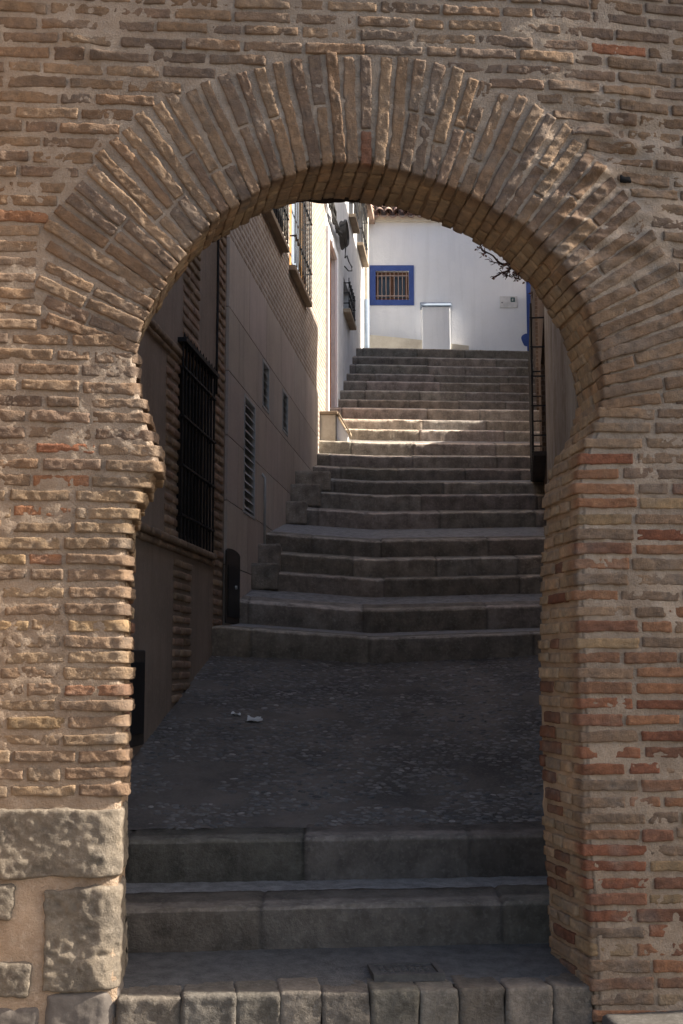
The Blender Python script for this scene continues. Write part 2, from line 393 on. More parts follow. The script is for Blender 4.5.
# back face, top and ends
mb = MB()
bk = []
for i in range(0, NS-1, 4):
    j = min(i+4, NS-1)
    a0, a1 = OL[i]+nrm[i]*REC, OL[j]+nrm[j]*REC
    q = wall_pt(np.array([a0[0], a1[0]]), np.array([a0[1], a1[1]]), np.array([-THK, -THK]))
    o = WF.pt(np.array([outer[i,0], outer[j,0]]), np.array([outer[i,1], outer[j,1]]), np.array([-THK, -THK]))
    mb.add([q[0], q[1], o[1], o[0]], [(0,1,2,3)])
for (u0,z0,u1,z1) in ((UL,ZB,UL,ZT),(UL,ZT,UR,ZT),(UR,ZT,UR,ZB)):
    p = WF.pt(np.array([u0,u1,u1,u0]), np.array([z0,z1,z1,z0]), np.array([.0,.0,-THK,-THK]))
    mb.add(p, [(0,1,2,3)])
mb.build('back_face', M['plaster'], arch)
# coping of old tiles along the wall head
mb = MB(); mb.box(WF, UL-.05, UR+.05, ZT, ZT+.09, -THK-.06, .06); mb.build('coping', M['sill'], arch, bevel=.015)

# --- bricks
BV, BQ, BC = [], [], []; nb = 0
PAL_UP = [(.235,.175,.125),(.205,.155,.115),(.255,.185,.125),(.19,.15,.12),(.265,.20,.14),(.22,.155,.105),(.195,.145,.11)]
PAL_LO = [(.25,.18,.125),(.29,.155,.09),(.22,.165,.12),(.31,.23,.14),(.24,.14,.09),(.27,.20,.14)]
PAL_RED = [(.26,.125,.075),(.235,.105,.065),(.29,.165,.10),(.225,.12,.08)]
PAL_SOF_BOUNCE = [(.52,.385,.25),(.47,.34,.215),(.53,.36,.225),(.45,.33,.225),(.56,.42,.28)]  # ochre brick, brightened to carry painted bounce light
def pick(u, z):
    redp = .015
    if z < ZC - .1: redp = .06 if u < UC else .26
    if z < ZC - 1.2 and u > UC: redp = .42
    if z < ZC - .2:
        c = random.choice(PAL_RED) if random.random() < redp else random.choice(PAL_LO)
        if u < UC and random.random() < .6: c = random.choice([(.27,.205,.14),(.30,.23,.155),(.25,.185,.13)])
    else: c = random.choice(PAL_RED) if random.random() < redp else random.choice(PAL_UP)
    k = random.uniform(.95, 1.28); return np.array(c) * k * [1.06, 1.0, .96]
def brick(u, z, face, rot, L, H, T, c, csof=None, fine=1.0, amp=1.0, sid=None, tap=None, worn=0):
    """one brick: centre (u,z) on the face, turned rot, its face at depth `face`, running T inwards"""
    global nb
    P, nr_, Q_ = rblock(L, H, T, min(.0065, H*.3), (.0115*fine, .0075*fine, .02*fine if T > .15 else .035))
    sd = random.random() * 50
    Pn = P + sd
    # worn: rounded unevenly, ends nibbled
    P = P + nr_ * ((.0040 * amp * fbm(Pn, 22, 3, 2))[:, None] + (.0036 * amp * vn(Pn, 75, 4))[:, None])
    if tap: P[:, 1] *= 1 + P[:, 0] / tap
    if worn:
        q = np.clip((P[:, 0]*worn - (L/2 - .05)) / .05, 0, 1)
        P[:, 2] -= q**1.6 * (.034 + .012*vn(Pn, 20, 88))
        P[:, 0] += worn * .012 * vn(Pn, 25, 83) * q
    P[:, 1] *= 1 + .09 * vn(np.stack([Pn[:,0], Pn[:,0]*0, Pn[:,0]*0], 1), 9, 6)
    P[:, 1] += .004 * vn(np.stack([Pn[:,0], Pn[:,0]*0+3, Pn[:,0]*0], 1), 7, 7)
    # a chip or a spalled patch in the face
    sp_ = np.clip(vn(Pn, 14, 12) - .35, 0, 1)
    P[:, 2] -= sp_ * .016 * (P[:, 2] > 0) * amp
    tilt = random.uniform(-.02, .02) * L
    P[:, 2] += tilt * P[:, 0] / max(L, .01)
    cr, sr = math.cos(rot), math.sin(rot)
    uu = u + P[:,0]*cr - P[:,1]*sr; zz = z + P[:,0]*sr + P[:,1]*cr
    n_ = face - T/2 + P[:,2]
    BV.append(wall_pt(uu, zz, n_)); BQ.append(Q_ + nb); nb += len(P)
    cc = np.repeat(np.asarray(c)[None], len(P), 0)
    if csof is not None:
        k = np.clip((-n_ - .01 + .04*vn(Pn, 18, 77)) / .12, 0, 1)[:, None]; cc = cc*(1-k) + np.asarray(csof)*k
    # lime smears on the face
    sm = np.clip(fbm(np.stack([uu, zz, n_], -1), 7, 61, 3)*2.0 - .25, 0, 1)[:, None] * .55
    cc = cc*(1-sm) + np.array([.29,.24,.195])*sm
    ed = np.clip(vn(Pn, 60, 15) * .5 + .5, 0, 1)[:, None]
    BC.append(cc * (.86 + .28*ed))
def soff(): return np.array(random.choice(PAL_SOF_BOUNCE)) * random.uniform(.8, 1.1)
def face_off():
    return random.uniform(-.003, .006)

PITCHZ = .0735
zb_left = WF.px(60, 806)[1]           # the left pier stands on big stones below this height
z = -.36; course = 0
while z < 5.0:
    dz = z - ZC
    vis = True
    for side in (-1, 1):
        if side < 0 and z < zb_left: continue
        if z > OL[ztop_i, 1] + .62:          # above the ring: run right across from the left
            if side > 0: continue
            start, end = UL + .05, UR - .05; jamb = False
            u_ = -2.4 - random.random()*.3
            while u_ < 2.5:
                L = random.choice([.27,.28,.26,.29,.24,.145])
                zz = z + .006*math.sin(u_*1.7 + course) + random.uniform(-.003,.003)
                brick(u_+L/2, zz, face_off(), random.uniform(-.012,.012), L, random.uniform(.047,.056), .08, pick(u_, z))
                u_ += L + random.uniform(.012,.024)
            continue
        eU = edgeU(z, side); st = abs(eU - UC); atj = True
        if dz > 0:
            tn = ZFR if side > 0 else ZFL
            lim = dz / tn
            ro = [float(rout(q if side > 0 else math.pi-q)) for q in np.linspace(.05, 1.57, 80)]
            cand = [q_*math.cos(q) for q_, q in zip(ro, np.linspace(.05, 1.57, 80)) if q_*math.sin(q) >= dz]
            if cand: lim = min(lim, max(cand) + .015)
            else: lim = -9
            if z > OL[ztop_i,1]: st = 0
            if lim > st: st = lim; atj = False
            if lim == -9: st = .0; atj = False
        pos = st; first = True
        maxu = 2.35
        while pos < maxu:
            L = random.choice([.27,.28,.26,.25,.29,.145 if not first else .20])
            pro = 0
            if first and atj:
                pro = random.uniform(-.004,.012)
                if side < 0: pro += .012
            x0 = pos - pro; x1 = pos + L
            uc = UC + side*(x0+x1)/2
            zz = z + random.uniform(-.003,.003)
            H = random.uniform(.046,.057)
            if first and atj:
                d0 = random.choice([.13,.26,.26,.20])
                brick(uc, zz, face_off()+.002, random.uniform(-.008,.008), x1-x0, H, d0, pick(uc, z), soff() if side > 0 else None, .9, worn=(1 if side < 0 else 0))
                dd = d0 + random.uniform(.012,.02)
                while dd < THK - .05:
                    T2 = min(random.choice([.13,.26,.2]), THK - .005 - dd)
                    if THK - dd - T2 < .06: T2 = THK - .005 - dd
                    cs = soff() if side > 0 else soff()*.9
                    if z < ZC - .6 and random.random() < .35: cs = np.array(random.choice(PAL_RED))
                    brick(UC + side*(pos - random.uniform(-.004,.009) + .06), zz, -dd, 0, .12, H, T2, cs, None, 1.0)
                    dd += T2 + random.uniform(.012,.022)
            else:
                brick(uc, zz, face_off(), random.uniform(-.012,.012), x1-x0, H, .08, pick(uc, z))
            pos += L + random.uniform(.012,.024); first = False
    z += PITCHZ * random.uniform(.96,1.04) if z > 0 else PITCHZ; course += 1
# the fan of bricks round the arch
a0, a1 = R(7.5), R(161.0); nvs = 57
angs = np.linspace(a0, a1, nvs)
polr = np.hypot(OL[:,0]-UC, OL[:,1]-ZC); pola = np.arctan2(OL[:,1]-ZC, OL[:,0]-UC)
selp = (OL[:,1] > ZC - .02); oa = np.argsort(pola[selp]); PA, PR = pola[selp][oa], polr[selp][oa]
for k, a in enumerate(angs):
    a = a + random.uniform(-.004,.004)
    rin = float(np.interp(a, PA, PR)) - random.uniform(-.002,.010)
    tot = float(rout(a)) - rin - random.uniform(-.01,.035)
    cut = random.random()
    parts = [(rin, tot)] if cut < .35 else ([(rin, tot*.52), (rin+tot*.52+.012, tot*.48-.012)] if cut < .75 else [(rin, tot*.3), (rin+tot*.3+.012, tot*.7-.012)])
    for n_, (r0, L) in enumerate(parts):
        rm = r0 + L/2; aa = a + (random.uniform(-.006,.006) if n_ else 0)
        H = min(random.uniform(.050,.060), (angs[1]-angs[0]) * (r0+.05) * .92)
        uc, zc = UC + rm*math.cos(aa), ZC + rm*math.sin(aa)
        d0 = random.choice([.26,.13,.2]) if n_ == 0 else .08
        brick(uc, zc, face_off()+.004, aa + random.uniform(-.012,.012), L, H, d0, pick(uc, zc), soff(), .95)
        if n_ == 0:
            dd = d0 + random.uniform(.010,.018)
            while dd < THK - .05:
                T2 = min(random.choice([.13,.26,.2]), THK - .005 - dd)
                if THK - dd - T2 < .06: T2 = THK - .005 - dd
                r2 = rin + random.uniform(-.006,.006)
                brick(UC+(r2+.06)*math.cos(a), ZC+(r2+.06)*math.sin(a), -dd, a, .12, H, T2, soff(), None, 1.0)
                dd += T2 + random.uniform(.010,.02)
mesh_obj('brickwork', np.concatenate(BV), np.concatenate(BQ), M['brick'], arch, True, np.concatenate(BC))
# big foundation stones of the left pier
def stone(name, x0, y0, x1, y1, face, T, r, amp, mat, parent, f=6, cell=.010):
    a = WF.px(x0, y1); b = WF.px(x1, y0)
    L, H = b[0]-a[0], b[1]-a[1]
    P, nr_, Q_ = rblock(L, H, T, r, (cell, cell, cell*2.2))
    s_ = random.random()*30
    P = P + nr_ * (amp*fbm(P+s_, f, 2, 4))[:, None] + nr_*(amp*.35*vn(P+s_, 40, 9))[:, None]
    P[:,2] -= np.clip(fbm(P+s_, 9, 31, 3), 0, 1) * amp * .8 * (P[:,2] > 0)
    P[:,0] += .012*vn(P*[0,1,0]+s_, 9, 3)
    if x1 > 110:
        q = np.clip((P[:,0] - (L/2-.09))/.09, 0, 1); P[:,2] -= q**1.5*(.05+.03*fbm(P+s_, 12, 8, 3))*(P[:,2] > -T/3)
    u = (a[0]+b[0])/2 + P[:,0]; zz = (a[1]+b[1])/2 + P[:,1]; n_ = face - T/2 + P[:,2]
    return mesh_obj(name, wall_pt(u, zz, n_), Q_, mat, parent, True)
stone('foundation_stone', -190, 808, 124.5, 882, .022, .40, .016, .018, M['rubble'], arch)
stone('foundation_stone', 41, 887, 122, 992, .016, .42, .016, .022, M['rubble'], arch)
stone('foundation_stone', -60, 884, 15, 922, .012, .2, .018, .016, M['rubble'], arch)
stone('foundation_stone', -80, 962, 32, 1000, .014, .2, .02, .016, M['rubble'], arch)
stone('cement_patch', 44, 990, 121, 1060, .012, .30, .03, .010, M['cement'], arch)
stone('cement_patch', -120, 1004, 40, 1060, .008, .2, .03, .010, M['cement'], arch)
# dark disc painted as the shade of a putlog hole, ring's right shoulder
u_, z_ = WF.px(623, 182)
P, nr_, Q_ = rblock(.06, .04, .02, .009, (.008, .008, .01)); P = P*(1+.35*vn(P, 22, 5))[:,None]
mesh_obj('putlog_hole_shade', wall_pt(u_+P[:,0], z_+P[:,1]+.006*vn(P, 50, 3), .003+P[:,2]*.6), Q_, M['void'], arch, True)
# dark strip added behind the crown for the arch's shaded back edge
B0 = Frame((WF.pt(0., 0., -THK-.12))[:2], WF.e[:2], WF.n[:2])
bu0, bz = B0.px(268, 197); bu1, _ = B0.px(408, 197)
P, nr_, Q_ = rblock(bu1-bu0, .16, .16, .02, (.03, .03, .04))
P = P + nr_ * (.022*fbm(P, 12, 4, 3))[:, None]
mesh_obj('crown_shade_strip', B0.pt((bu0+bu1)/2+P[:,0], bz+.08+P[:,1], P[:,2]), Q_, M['beam'], arch, True)

# ================================================================== GROUND
mb = MB(); mb.add([(-150,-60,-.24),(150,-60,-.24),(150,220,-.24),(-150,220,-.24)], [(0,1,2,3)])
setp(mb.build('ground', M['ground']), kind='structure')

P, nr_, Q_ = rblock(3.6, .5, .30, .03, (.03, .03, .05))
uk = WF.px(597, 992)[0]
V = WF.pt(uk+1.8+P[:,0], -.265+P[:,2]+.012*fbm(P, 5, 4, 3), .27+P[:,1]+.01*vn(P, 4, 6))
setp(mesh_obj('pavement', V, Q_[:, ::-1], M['ground'], None, True), kind='structure')
def tone(): 
    k = random.uniform(.78, 1.2); return np.array([k*random.uniform(.97,1.05), k, k*random.uniform(.93,1.02)])
def step_mesh(name, line, z0, z1, zb, Ynext, sag, parent, stone_d=.32, blk=(.6, 1.1), amp=1.0, col_k=1.0, nose=.018):
    """line: xs -> front Y; z0 riser foot, z1 nose top, zb back height at Ynext (function of x); joints between blocks are grooves"""
    xa, xb, fy = line
    nx = int((xb-xa)/.016)+1; xs = np.linspace(xa, xb, nx)
    Yf = fy(xs); Yb = Ynext(xs)
    sg = sag(xs)
    js = []; x = xa + random.uniform(.2,.7)
    while x < xb - .15: js.append(x); x += random.uniform(*blk)
    groove = np.zeros(nx); bid = np.zeros(nx, int)
    for j in js:
        groove = np.maximum(groove, np.exp(-((xs-j)/.011)**2)); bid += (xs > j)
    tones = [tone() for _ in range(len(js)+1)]; shifts = [random.uniform(-.010,.010) for _ in range(len(js)+1)]; lifts = [random.uniform(-.006,.006) for _ in range(len(js)+1)]
    prof = []   # (kind, a) positions
    h = z1 - z0
    rows_ = []
    for t in np.linspace(0, 1, 9): rows_.append(('r', t))
    for a in (25, 50, 75): rows_.append(('n', a))
    for t in np.linspace(0, 1, 8): rows_.append(('s', t))
    nb_ = 10
    for t in np.linspace(.0, 1, nb_): rows_.append(('b', t))
    rn = .022
    Vr = []; Cr = []; S = np.array(shifts)[bid]; Lf = np.array(lifts)[bid]
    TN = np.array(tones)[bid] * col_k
    depth = np.maximum(Yb - Yf, .08); sd = np.minimum(stone_d, depth*.8)
    slope = (zb - z1)/depth
    for kind, t in rows_:
        if kind == 'r':
            Y = Yf + S + nose*(1-t)*.6; Z = z0 - .16 + (h + .16 - rn)*t
        elif kind == 'n':
            Y = Yf + S + rn*(1-math.cos(R(t))); Z = z1 - rn + rn*math.sin(R(t)) + Lf
        elif kind == 's':
            Y = Yf + S + rn + (sd-rn)*t; Z = z1 + slope*(sd*t) + Lf
        else:
            Y = Yf + sd + .006 + (depth - sd + .03)*t; Z = z1 + slope*(Y-Yf) - .012
        Y = Y*np.ones(nx); Z = Z*np.ones(nx) + sg
        g = groove*(.012 if kind != 'b' else 0)
        if kind == 'r' or kind == 'n': Y = Y + g
        if kind in ('s', 'n'): Z = Z - g*.8
        P = np.stack([xs, Y, Z], 1)
        e = .007*amp*fbm(P, 9, 21, 3) + .003*amp*vn(P, 45, 22)
        if kind == 'n': e = e + .014*amp*np.clip(fbm(P, 14, 26, 3)-.1,0,1) + .009*amp*fbm(P*[1,0,0]+z1, 6, 25, 3)
        if kind in ('r',): P[:,1] += e
        elif kind == 'n': P[:,1] += e; P[:,2] -= e*.8
        else: P[:,2] += e*.6
        Vr.append(P)
        k = (1 - .45*groove)[:,None]
        if kind == 'b': Cr.append(np.ones((nx,3))*.95)
        else:
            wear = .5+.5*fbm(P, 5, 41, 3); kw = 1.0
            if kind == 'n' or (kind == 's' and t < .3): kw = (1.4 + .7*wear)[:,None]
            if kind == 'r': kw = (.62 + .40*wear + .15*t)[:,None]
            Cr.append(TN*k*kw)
    V = np.concatenate(Vr); C_ = np.concatenate(Cr); nr_ = len(Vr)
    i_, j_ = np.meshgrid(np.arange(nr_-1), np.arange(nx-1), indexing='ij')
    Q_ = np.stack([i_*nx+j_, i_*nx+j_+1, (i_+1)*nx+j_+1, (i_+1)*nx+j_], -1).reshape(-1, 4)
    mi = (i_ >= 9+3+8-1).astype(int).ravel()
    return mesh_obj(name, V, Q_, [M['step'], M['cobble2']], parent, True, C_, midx=mi)
M['cobble2'] = surf('small_pebble_paving', (.38, .36, .345), (.22, .21, .20), (.52, .50, .48), 14, 90, .7, 1.0, 70, .012, attr=True)

# street frames (left and right house fronts)
AL = math.atan(((471-CX)/F) * cp)
pL = atY(213, 650, 11.3)
LF = Frame((pL[0], pL[1]), (math.sin(AL), math.cos(AL)), (math.cos(AL), -math.sin(AL)))
def XL(Y): return pL[0] + (Y - 11.3)*math.tan(AL)
pR = atY(545.8, 515, 15.6); AR = math.atan(.138)
RF = Frame((pR[0], pR[1]), (math.sin(AR), math.cos(AR)), (-math.cos(AR), math.sin(AR)))
def XR(Y): return pR[0] + (Y - 15.6)*math.tan(AR)

# ---- lower flight: kerb, two steps, laid parallel to the arch wall
low = thing('lower_steps', WF.pt(0., 0., -.5), 'two worn granite steps in the shade right under the brick arch', 'steps')
def par(Y0):   # Y of a line parallel to the wall through (x=0,Y0)
    return lambda x: Y0 + np.asarray(x)*math.tan(TH)
Y_k = pw[1]
def depth_for(py, z): return atZ(341.5, py, z)[1]
zA0 = .045; YA = depth_for(948, zA0); zA1 = atY(341.5, 905, YA)[2]
zB0 = zA1 + .04; YB = depth_for(878, zB0); zB1 = atY(341.5, 838, YB)[2]
xl, xr = -1.75, 1.75
flat = lambda x: x*0
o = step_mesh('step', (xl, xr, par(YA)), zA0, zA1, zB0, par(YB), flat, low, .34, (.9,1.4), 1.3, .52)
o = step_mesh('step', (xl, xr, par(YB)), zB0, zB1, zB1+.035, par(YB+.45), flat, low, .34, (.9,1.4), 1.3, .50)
# kerb stones and the threshold between them and the first step
mb = MB()
xs = np.linspace(-1.6, 1.6, 60)
V = []; 
for t in np.linspace(0, 1, 12):
    Y = par(Y_k+.13)(xs) + (YA+.02-Y_k-.13)*t
    P = np.stack([xs, Y, -.008 + (zA0+.008)*t*np.ones(60)], 1); P[:,2] += .005*fbm(P, 8, 4, 2); V.append(P)
i_, j_ = np.meshgrid(np.arange(11), np.arange(59), indexing='ij')
Q_ = np.stack([i_*60+j_, i_*60+j_+1, (i_+1)*60+j_+1, (i_+1)*60+j_], -1).reshape(-1,4)
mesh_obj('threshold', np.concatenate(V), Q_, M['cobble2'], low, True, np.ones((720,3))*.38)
kerb = thing('kerb', WF.pt(0., -.2, .1), 'row of rough granite kerb blocks across the foot of the arch', 'kerb')
xk = [117, 182, 236, 280, 322, 371, 419, 459, 506, 553, 594]
for a, b in zip(xk[:-1], xk[1:]):
    ua = WF.px(a, 992)[0]; ub = WF.px(b, 992)[0]; L = ub-ua+random.uniform(.0,.008) - (.006 if a > 380 else 0); H = .25; T = .26
    P, nr_, Q_ = rblock(L, H, T, .016, (.012, .014, .016)); s_ = random.random()*40
    P = P + nr_*(.012*fbm(P+s_, 8, 2, 3)+.003*vn(P+s_, 50, 3))[:,None]
    sh = random.uniform(-.01,.012); up = random.uniform(-.008,.006)
    V = WF.pt((ua+ub)/2+P[:,0], -H/2+P[:,1]+.004+up, .0-T/2+P[:,2]+sh*.6)
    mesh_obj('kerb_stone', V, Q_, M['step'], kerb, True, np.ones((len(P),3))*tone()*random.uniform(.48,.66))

# ---- the pebbled ramp
C_D = 11.35; zC0 = atY(375, 659.7, C_D)[2]
def sag_amp(Y): return np.interp(Y, [7.4, 10, 11.3, 15.6, 18.2, 21], [0, .07, .10, .06, .035, .0])
XM = lambda Y: atY(375, 600, Y)[0]
def sagf(x, Y):
    x = np.asarray(x, float); a = sag_amp(Y); xm = XM(Y) if np.isscalar(Y) else (375-CX)/F*Y/1.0
    l = np.clip((xm-x)/np.maximum(xm-XL(Y), .1), 0, 1.3); r = np.clip((x-xm)/np.maximum(XR(Y)-xm, .1), 0, 1.3)
    return a*(l + .55*r)
ny_, nx_ = 150, 150
t = np.linspace(0, 1, ny_)[:,None]; s = np.linspace(0, 1, nx_)[None,:]
Yr = (YB+.30) + (C_D+.15-YB-.30)*t + 0*s
X0 = np.interp(Yr, [6.8, 7.4, 11.6], [-1.7, XL(7.4)-.1, XL(11.5)-.1]); X1 = np.interp(Yr, [6.8, 7.4, 11.6], [1.6, XR(7.4)+.1, XR(11.6)+.1])
Xr = X0 + (X1-X0)*s
Yw = Yr + Xr*math.tan(TH)*(1-t)
zlo = zB1 + .02
prof_r = np.interp(t, [0, .12, 1], [0, .09, 1])
Zr = zlo + (zC0-zlo)*prof_r + sagf(Xr, Yr) + .012*fbm(np.stack([Xr,Yw,Xr*0],-1), 1.6, 3, 3) + .005*vn(np.stack([Xr,Yw,Xr*0],-1), 14, 5)
V = np.stack([Xr, Yw, Zr], -1).reshape(-1,3)
i_, j_ = np.meshgrid(np.arange(ny_-1), np.arange(nx_-1), indexing='ij')
Q_ = np.stack([i_*nx_+j_, i_*nx_+j_+1, (i_+1)*nx_+j_+1, (i_+1)*nx_+j_], -1).reshape(-1,4)
setp(mesh_obj('path', V, Q_, M['bed'], None, True), kind='structure')
# pebbles set on edge in the ramp
P0, _, Q0 = rblock(2, 2, 2, .95, (.7,.7,.7)); PV=[]; PQ=[]; PC=[]; k_=0
pebn = fbm(np.stack(np.meshgrid(np.arange(92)*.12, np.arange(64)*.08, [0.], indexing='ij'), -1)[:, :, 0], 1.0, 17, 3)
for row in range(92):
    tt_ = (row+.5)/92
    ncol = int(64)
    for c_ in range(ncol):
        s_ = (c_+.5*(row%2)+random.uniform(-.25,.25))/ncol; t2 = tt_+random.uniform(-.35,.35)/92
        if random.random() < .10 or pebn[row, c_] > .22: continue
        fi = min(max(t2,0),.999)*(ny_-1); fj = min(max(s_,0),.999)*(nx_-1); a_, b_ = int(fi), int(fj)
        p = np.array([Xr[a_,b_]+(fj-b_)*(Xr[a_,b_+1]-Xr[a_,b_]), Yw[a_,b_]+(fi-a_)*(Yw[a_+1,b_]-Yw[a_,b_]), Zr[a_,b_]+(fi-a_)*(Zr[a_+1,b_]-Zr[a_,b_])])
        rr = np.array([random.uniform(.018,.034), random.uniform(.010,.019), random.uniform(.007,.012)])
        an = random.uniform(-.5,.5); ca, sa = math.cos(an), math.sin(an)
        q = P0*rr; q = np.stack([q[:,0]*ca-q[:,1]*sa, q[:,0]*sa+q[:,1]*ca, q[:,2]], 1)
        q[:,2] += q[:,1]*.26
        PV.append(q+p+[0,0,random.uniform(-.009,-.001)]); PQ.append(Q0+k_); k_ += len(q)
        kk = random.uniform(.55,1.1) if random.random() > .05 else random.uniform(1.2,1.7)
        PC.append(np.ones((len(q),3))*kk)
setp(mesh_obj('pebble_paving', np.concatenate(PV), np.concatenate(PQ), M['cobble'], None, True, np.concatenate(PC)), 'dark river pebbles set in the sloping street beyond the arch', 'pebbles', kind='stuff')

# ---- upper flight
up = thing('stair_flight', (XM(C_D), C_D, zC0), 'long flight of worn sagging stone steps climbing to the white house', 'stairs')
ST = [(11.35,659.7,638.1),(12.4,631.8,610.7),(13.2,596.5,579.6),(13.6,577.5,559.6),(14.0,557,541),(15.6,528.5,513),(16.0,510.5,495.5),(16.4,494.5,482.3),
      (18.2,480,469),(18.7,467.5,456),(19.2,455,442.8),(19.95,440,429.6),(20.5,429.2,419),(21.05,418.6,408.3),(21.7,407.6,399.8),(22.3,399.3,390.7),
      (22.9,390.3,381.5),(23.5,381.1,374),(24.1,373.7,365),(24.7,364.6,357),(25.5,356,348)]
THS = R(4.0)
def lineY(d):
    xm = XM(d); return lambda x: d + (np.asarray(x)-xm)*math.tan(THS)
ZS = []
for i, (d, yb, yt) in enumerate(ST):
    ZS.append((atY(375, yb, d)[2], atY(375, yt, d)[2]))
for i, (d, yb, yt) in enumerate(ST):
    z0, z1 = ZS[i]
    if i+1 < len(ST): dn, zn = ST[i+1][0], ZS[i+1][0]; nxt = lineY(dn)
    else: dn, zn = 29.0, z1+.12; nxt = lineY(29.0)
    if i == 0: zb0 = z0
    sg = (lambda d_: (lambda x: sagf(x, d_)))(d)
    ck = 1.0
    if 10 <= i <= 13: ck = 1.35  # sunlight on these steps painted in as paler stone
    if i >= 14: ck = .85  # shade on the top steps painted in as darker stone
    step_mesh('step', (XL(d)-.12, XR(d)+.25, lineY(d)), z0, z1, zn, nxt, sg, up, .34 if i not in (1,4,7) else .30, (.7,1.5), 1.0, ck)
ZTOP = ZS[-1][1]
# raised side blocks where the left ends of the steps meet the house
for i in (5,6,7,2,3):
    d = ST[i][0]; z0, z1 = ZS[i]; x0 = XL(d)
    wdt = (.30,.42,.5,.32,.28)[(5,6,7,2,3).index(i)]
    P, nr_, Q_ = rblock(wdt, z1-z0+.10, .55, .02, (.03,.03,.05)); s_ = random.random()*40
    P = P + nr_*(.010*fbm(P+s_, 8, 2, 3))[:,None]
    V = np.stack([x0+wdt/2-.03+P[:,0], d+.24+P[:,2]+(x0-XM(d))*math.tan(THS), (z0+z1)/2+.03+P[:,1]+sag_amp(d)], 1)
    mesh_obj('end_block', V, Q_[:, ::-1], M['step'], up, True, np.ones((len(P),3))*tone()*1.05)

# ================================================================== LEFT HOUSES
LW = lambda x, y: LF.px(x, y)
def facade(mbx, fr, w0, w1, z0, z1, holes, thick=.3, rev=.18, c=None, m=0):
    """wall panel with rectangular openings (w0,w1,z0,z1) and their reveals"""
    ws = sorted({w0, w1, *[h[0] for h in holes], *[h[1] for h in holes]}); zs = sorted({z0, z1, *[h[2] for h in holes], *[h[3] for h in holes]})
    ws = [v for v in ws if w0 <= v <= w1]; zs = [v for v in zs if z0 <= v <= z1]
    for a, b in zip(ws[:-1], ws[1:]):
        for p, q in zip(zs[:-1], zs[1:]):
            mw, mz = (a+b)/2, (p+q)/2
            if any(h[0] < mw < h[1] and h[2] < mz < h[3] for h in holes): continue
            V = fr.pt(np.array([a,b,b,a]), np.array([p,p,q,q]), np.zeros(4)); mbx.add(V, [(0,1,2,3)], [(a,p),(b,p),(b,q),(a,q)], c, m)
    for (a, b, p, q) in holes:
        for (wa, za, wb, zb) in ((a,p,b,p),(b,p,b,q),(b,q,a,q),(a,q,a,p)):
            V = fr.pt(np.array([wa,wb,wb,wa]), np.array([za,zb,zb,za]), np.array([0,0,-rev,-rev])); mbx.add(V, [(0,1,2,3)], [(wa,za),(wb,zb),(wb+rev,zb),(wa+rev,za)], c, m)
    for (a, b) in ((w0+.001, w0+.03), (w1-.03, w1-.001)): mbx.box(fr, a, b, z0, z1-.001, -thick, -.002, c, m)
    mbx.box(fr, w0+.031, w1-.031, z1-.03, z1-.002, -thick, -.002, c, m)
    # closed body behind
    mbx.box(fr, w0, w1, z0, z1, -thick-3.5, -thick, c, m)
def grille(parent, fr, w0, w1, z0, z1, o, nv, nh, r=.009, mat='iron', name='grille', ret=True):
    mb = MB()
    for i in range(nv):
        ww = w0+(w1-w0)*i/(nv-1); mb.tube([fr.pt(ww, z0, o), fr.pt(ww, z1, o)], r, 6)
    for k in range(nh):
        zz = z0+(z1-z0)*(k+.5)/nh if nh > 2 else (z0+.05 if k == 0 else z1-.05)
        mb.box(fr, w0-.02, w1+.02, zz-.008, zz+.008, o-.016, o+.016)
        if ret:
            for ww in (w0, w1): mb.box(fr, ww-.008, ww+.008, zz-.008, zz+.008, -.02, o)
    if ret:
        pass
    return mb.build(name, M[mat], parent, False)

# ---- nearest: plaster house with brick bands
wN0 = -6.2; wN1 = LW(224, 500)[0]       # shared corner with the clad house
HTA = 8.2
hA = thing('townhouse', LF.pt(wN0, 0.2), 'shaded beige plaster house with brick strips and tall window grille, just behind the arch', 'house')
ww0, wz1 = LW(178.5, 360); ww1, wz1b = LW(211, 384); _, wz0 = LW(211, 552)
wz1 = wz1b
mb = MB(); facade(mb, LF, wN0, wN1, -.1, HTA, [(ww0, ww1, wz0, wz1)]); mb.build('wall', M['plaster'], hA)
# brick strips made of real courses standing a little proud
def strip(parent, w0, w1, z0, z1, o=.014, name='brick_strip', pitch=.085, fr=None, tonek=1.0, mat='quoin'):
    fr = fr or LF; V_, Q_l, C_ = [], [], []; k = 0
    z = z0; odd = 0
    while z < z1 - .03:
        hh = pitch*.68; dw = .0
        spl = [(w0, w1)] if (w1-w0) < .34 else ([(w0, w0+(w1-w0)*.6), (w0+(w1-w0)*.6+.015, w1)] if odd else [(w0, w0+(w1-w0)*.38), (w0+(w1-w0)*.38+.015, w1)])
        for a, b in spl:
            P, nr_, Q_ = rblock(b-a, hh, .08, .012, (.04,.016,.03)); s_ = random.random()*30
            P = P + nr_*(.006*fbm(P+s_, 15, 2, 2))[:,None]
            V_.append(fr.pt((a+b)/2+P[:,0]+random.uniform(-.008,.008), z+hh/2+P[:,1], o-.04+P[:,2]+random.uniform(-.006,.006))); Q_l.append(Q_+k); k += len(P)
            kk = random.uniform(.75,1.2)*tonek; C_.append(np.ones((len(P),3))*[kk, kk*random.uniform(.92,1.02), kk*.97])
        z += pitch; odd ^= 1
    V = np.concatenate(V_); C_ = np.concatenate(C_)
    return mesh_obj(name, V, np.concatenate(Q_l), M[mat], parent, True, C_)
zg = lambda w: 1.0
bandw0 = wN0+.1
zb_t = LW(165, 336)[1]; zb_b = LW(165, 350)[1]
zs_t = LW(165, 534)[1]; zs_b = LW(165, 549)[1]
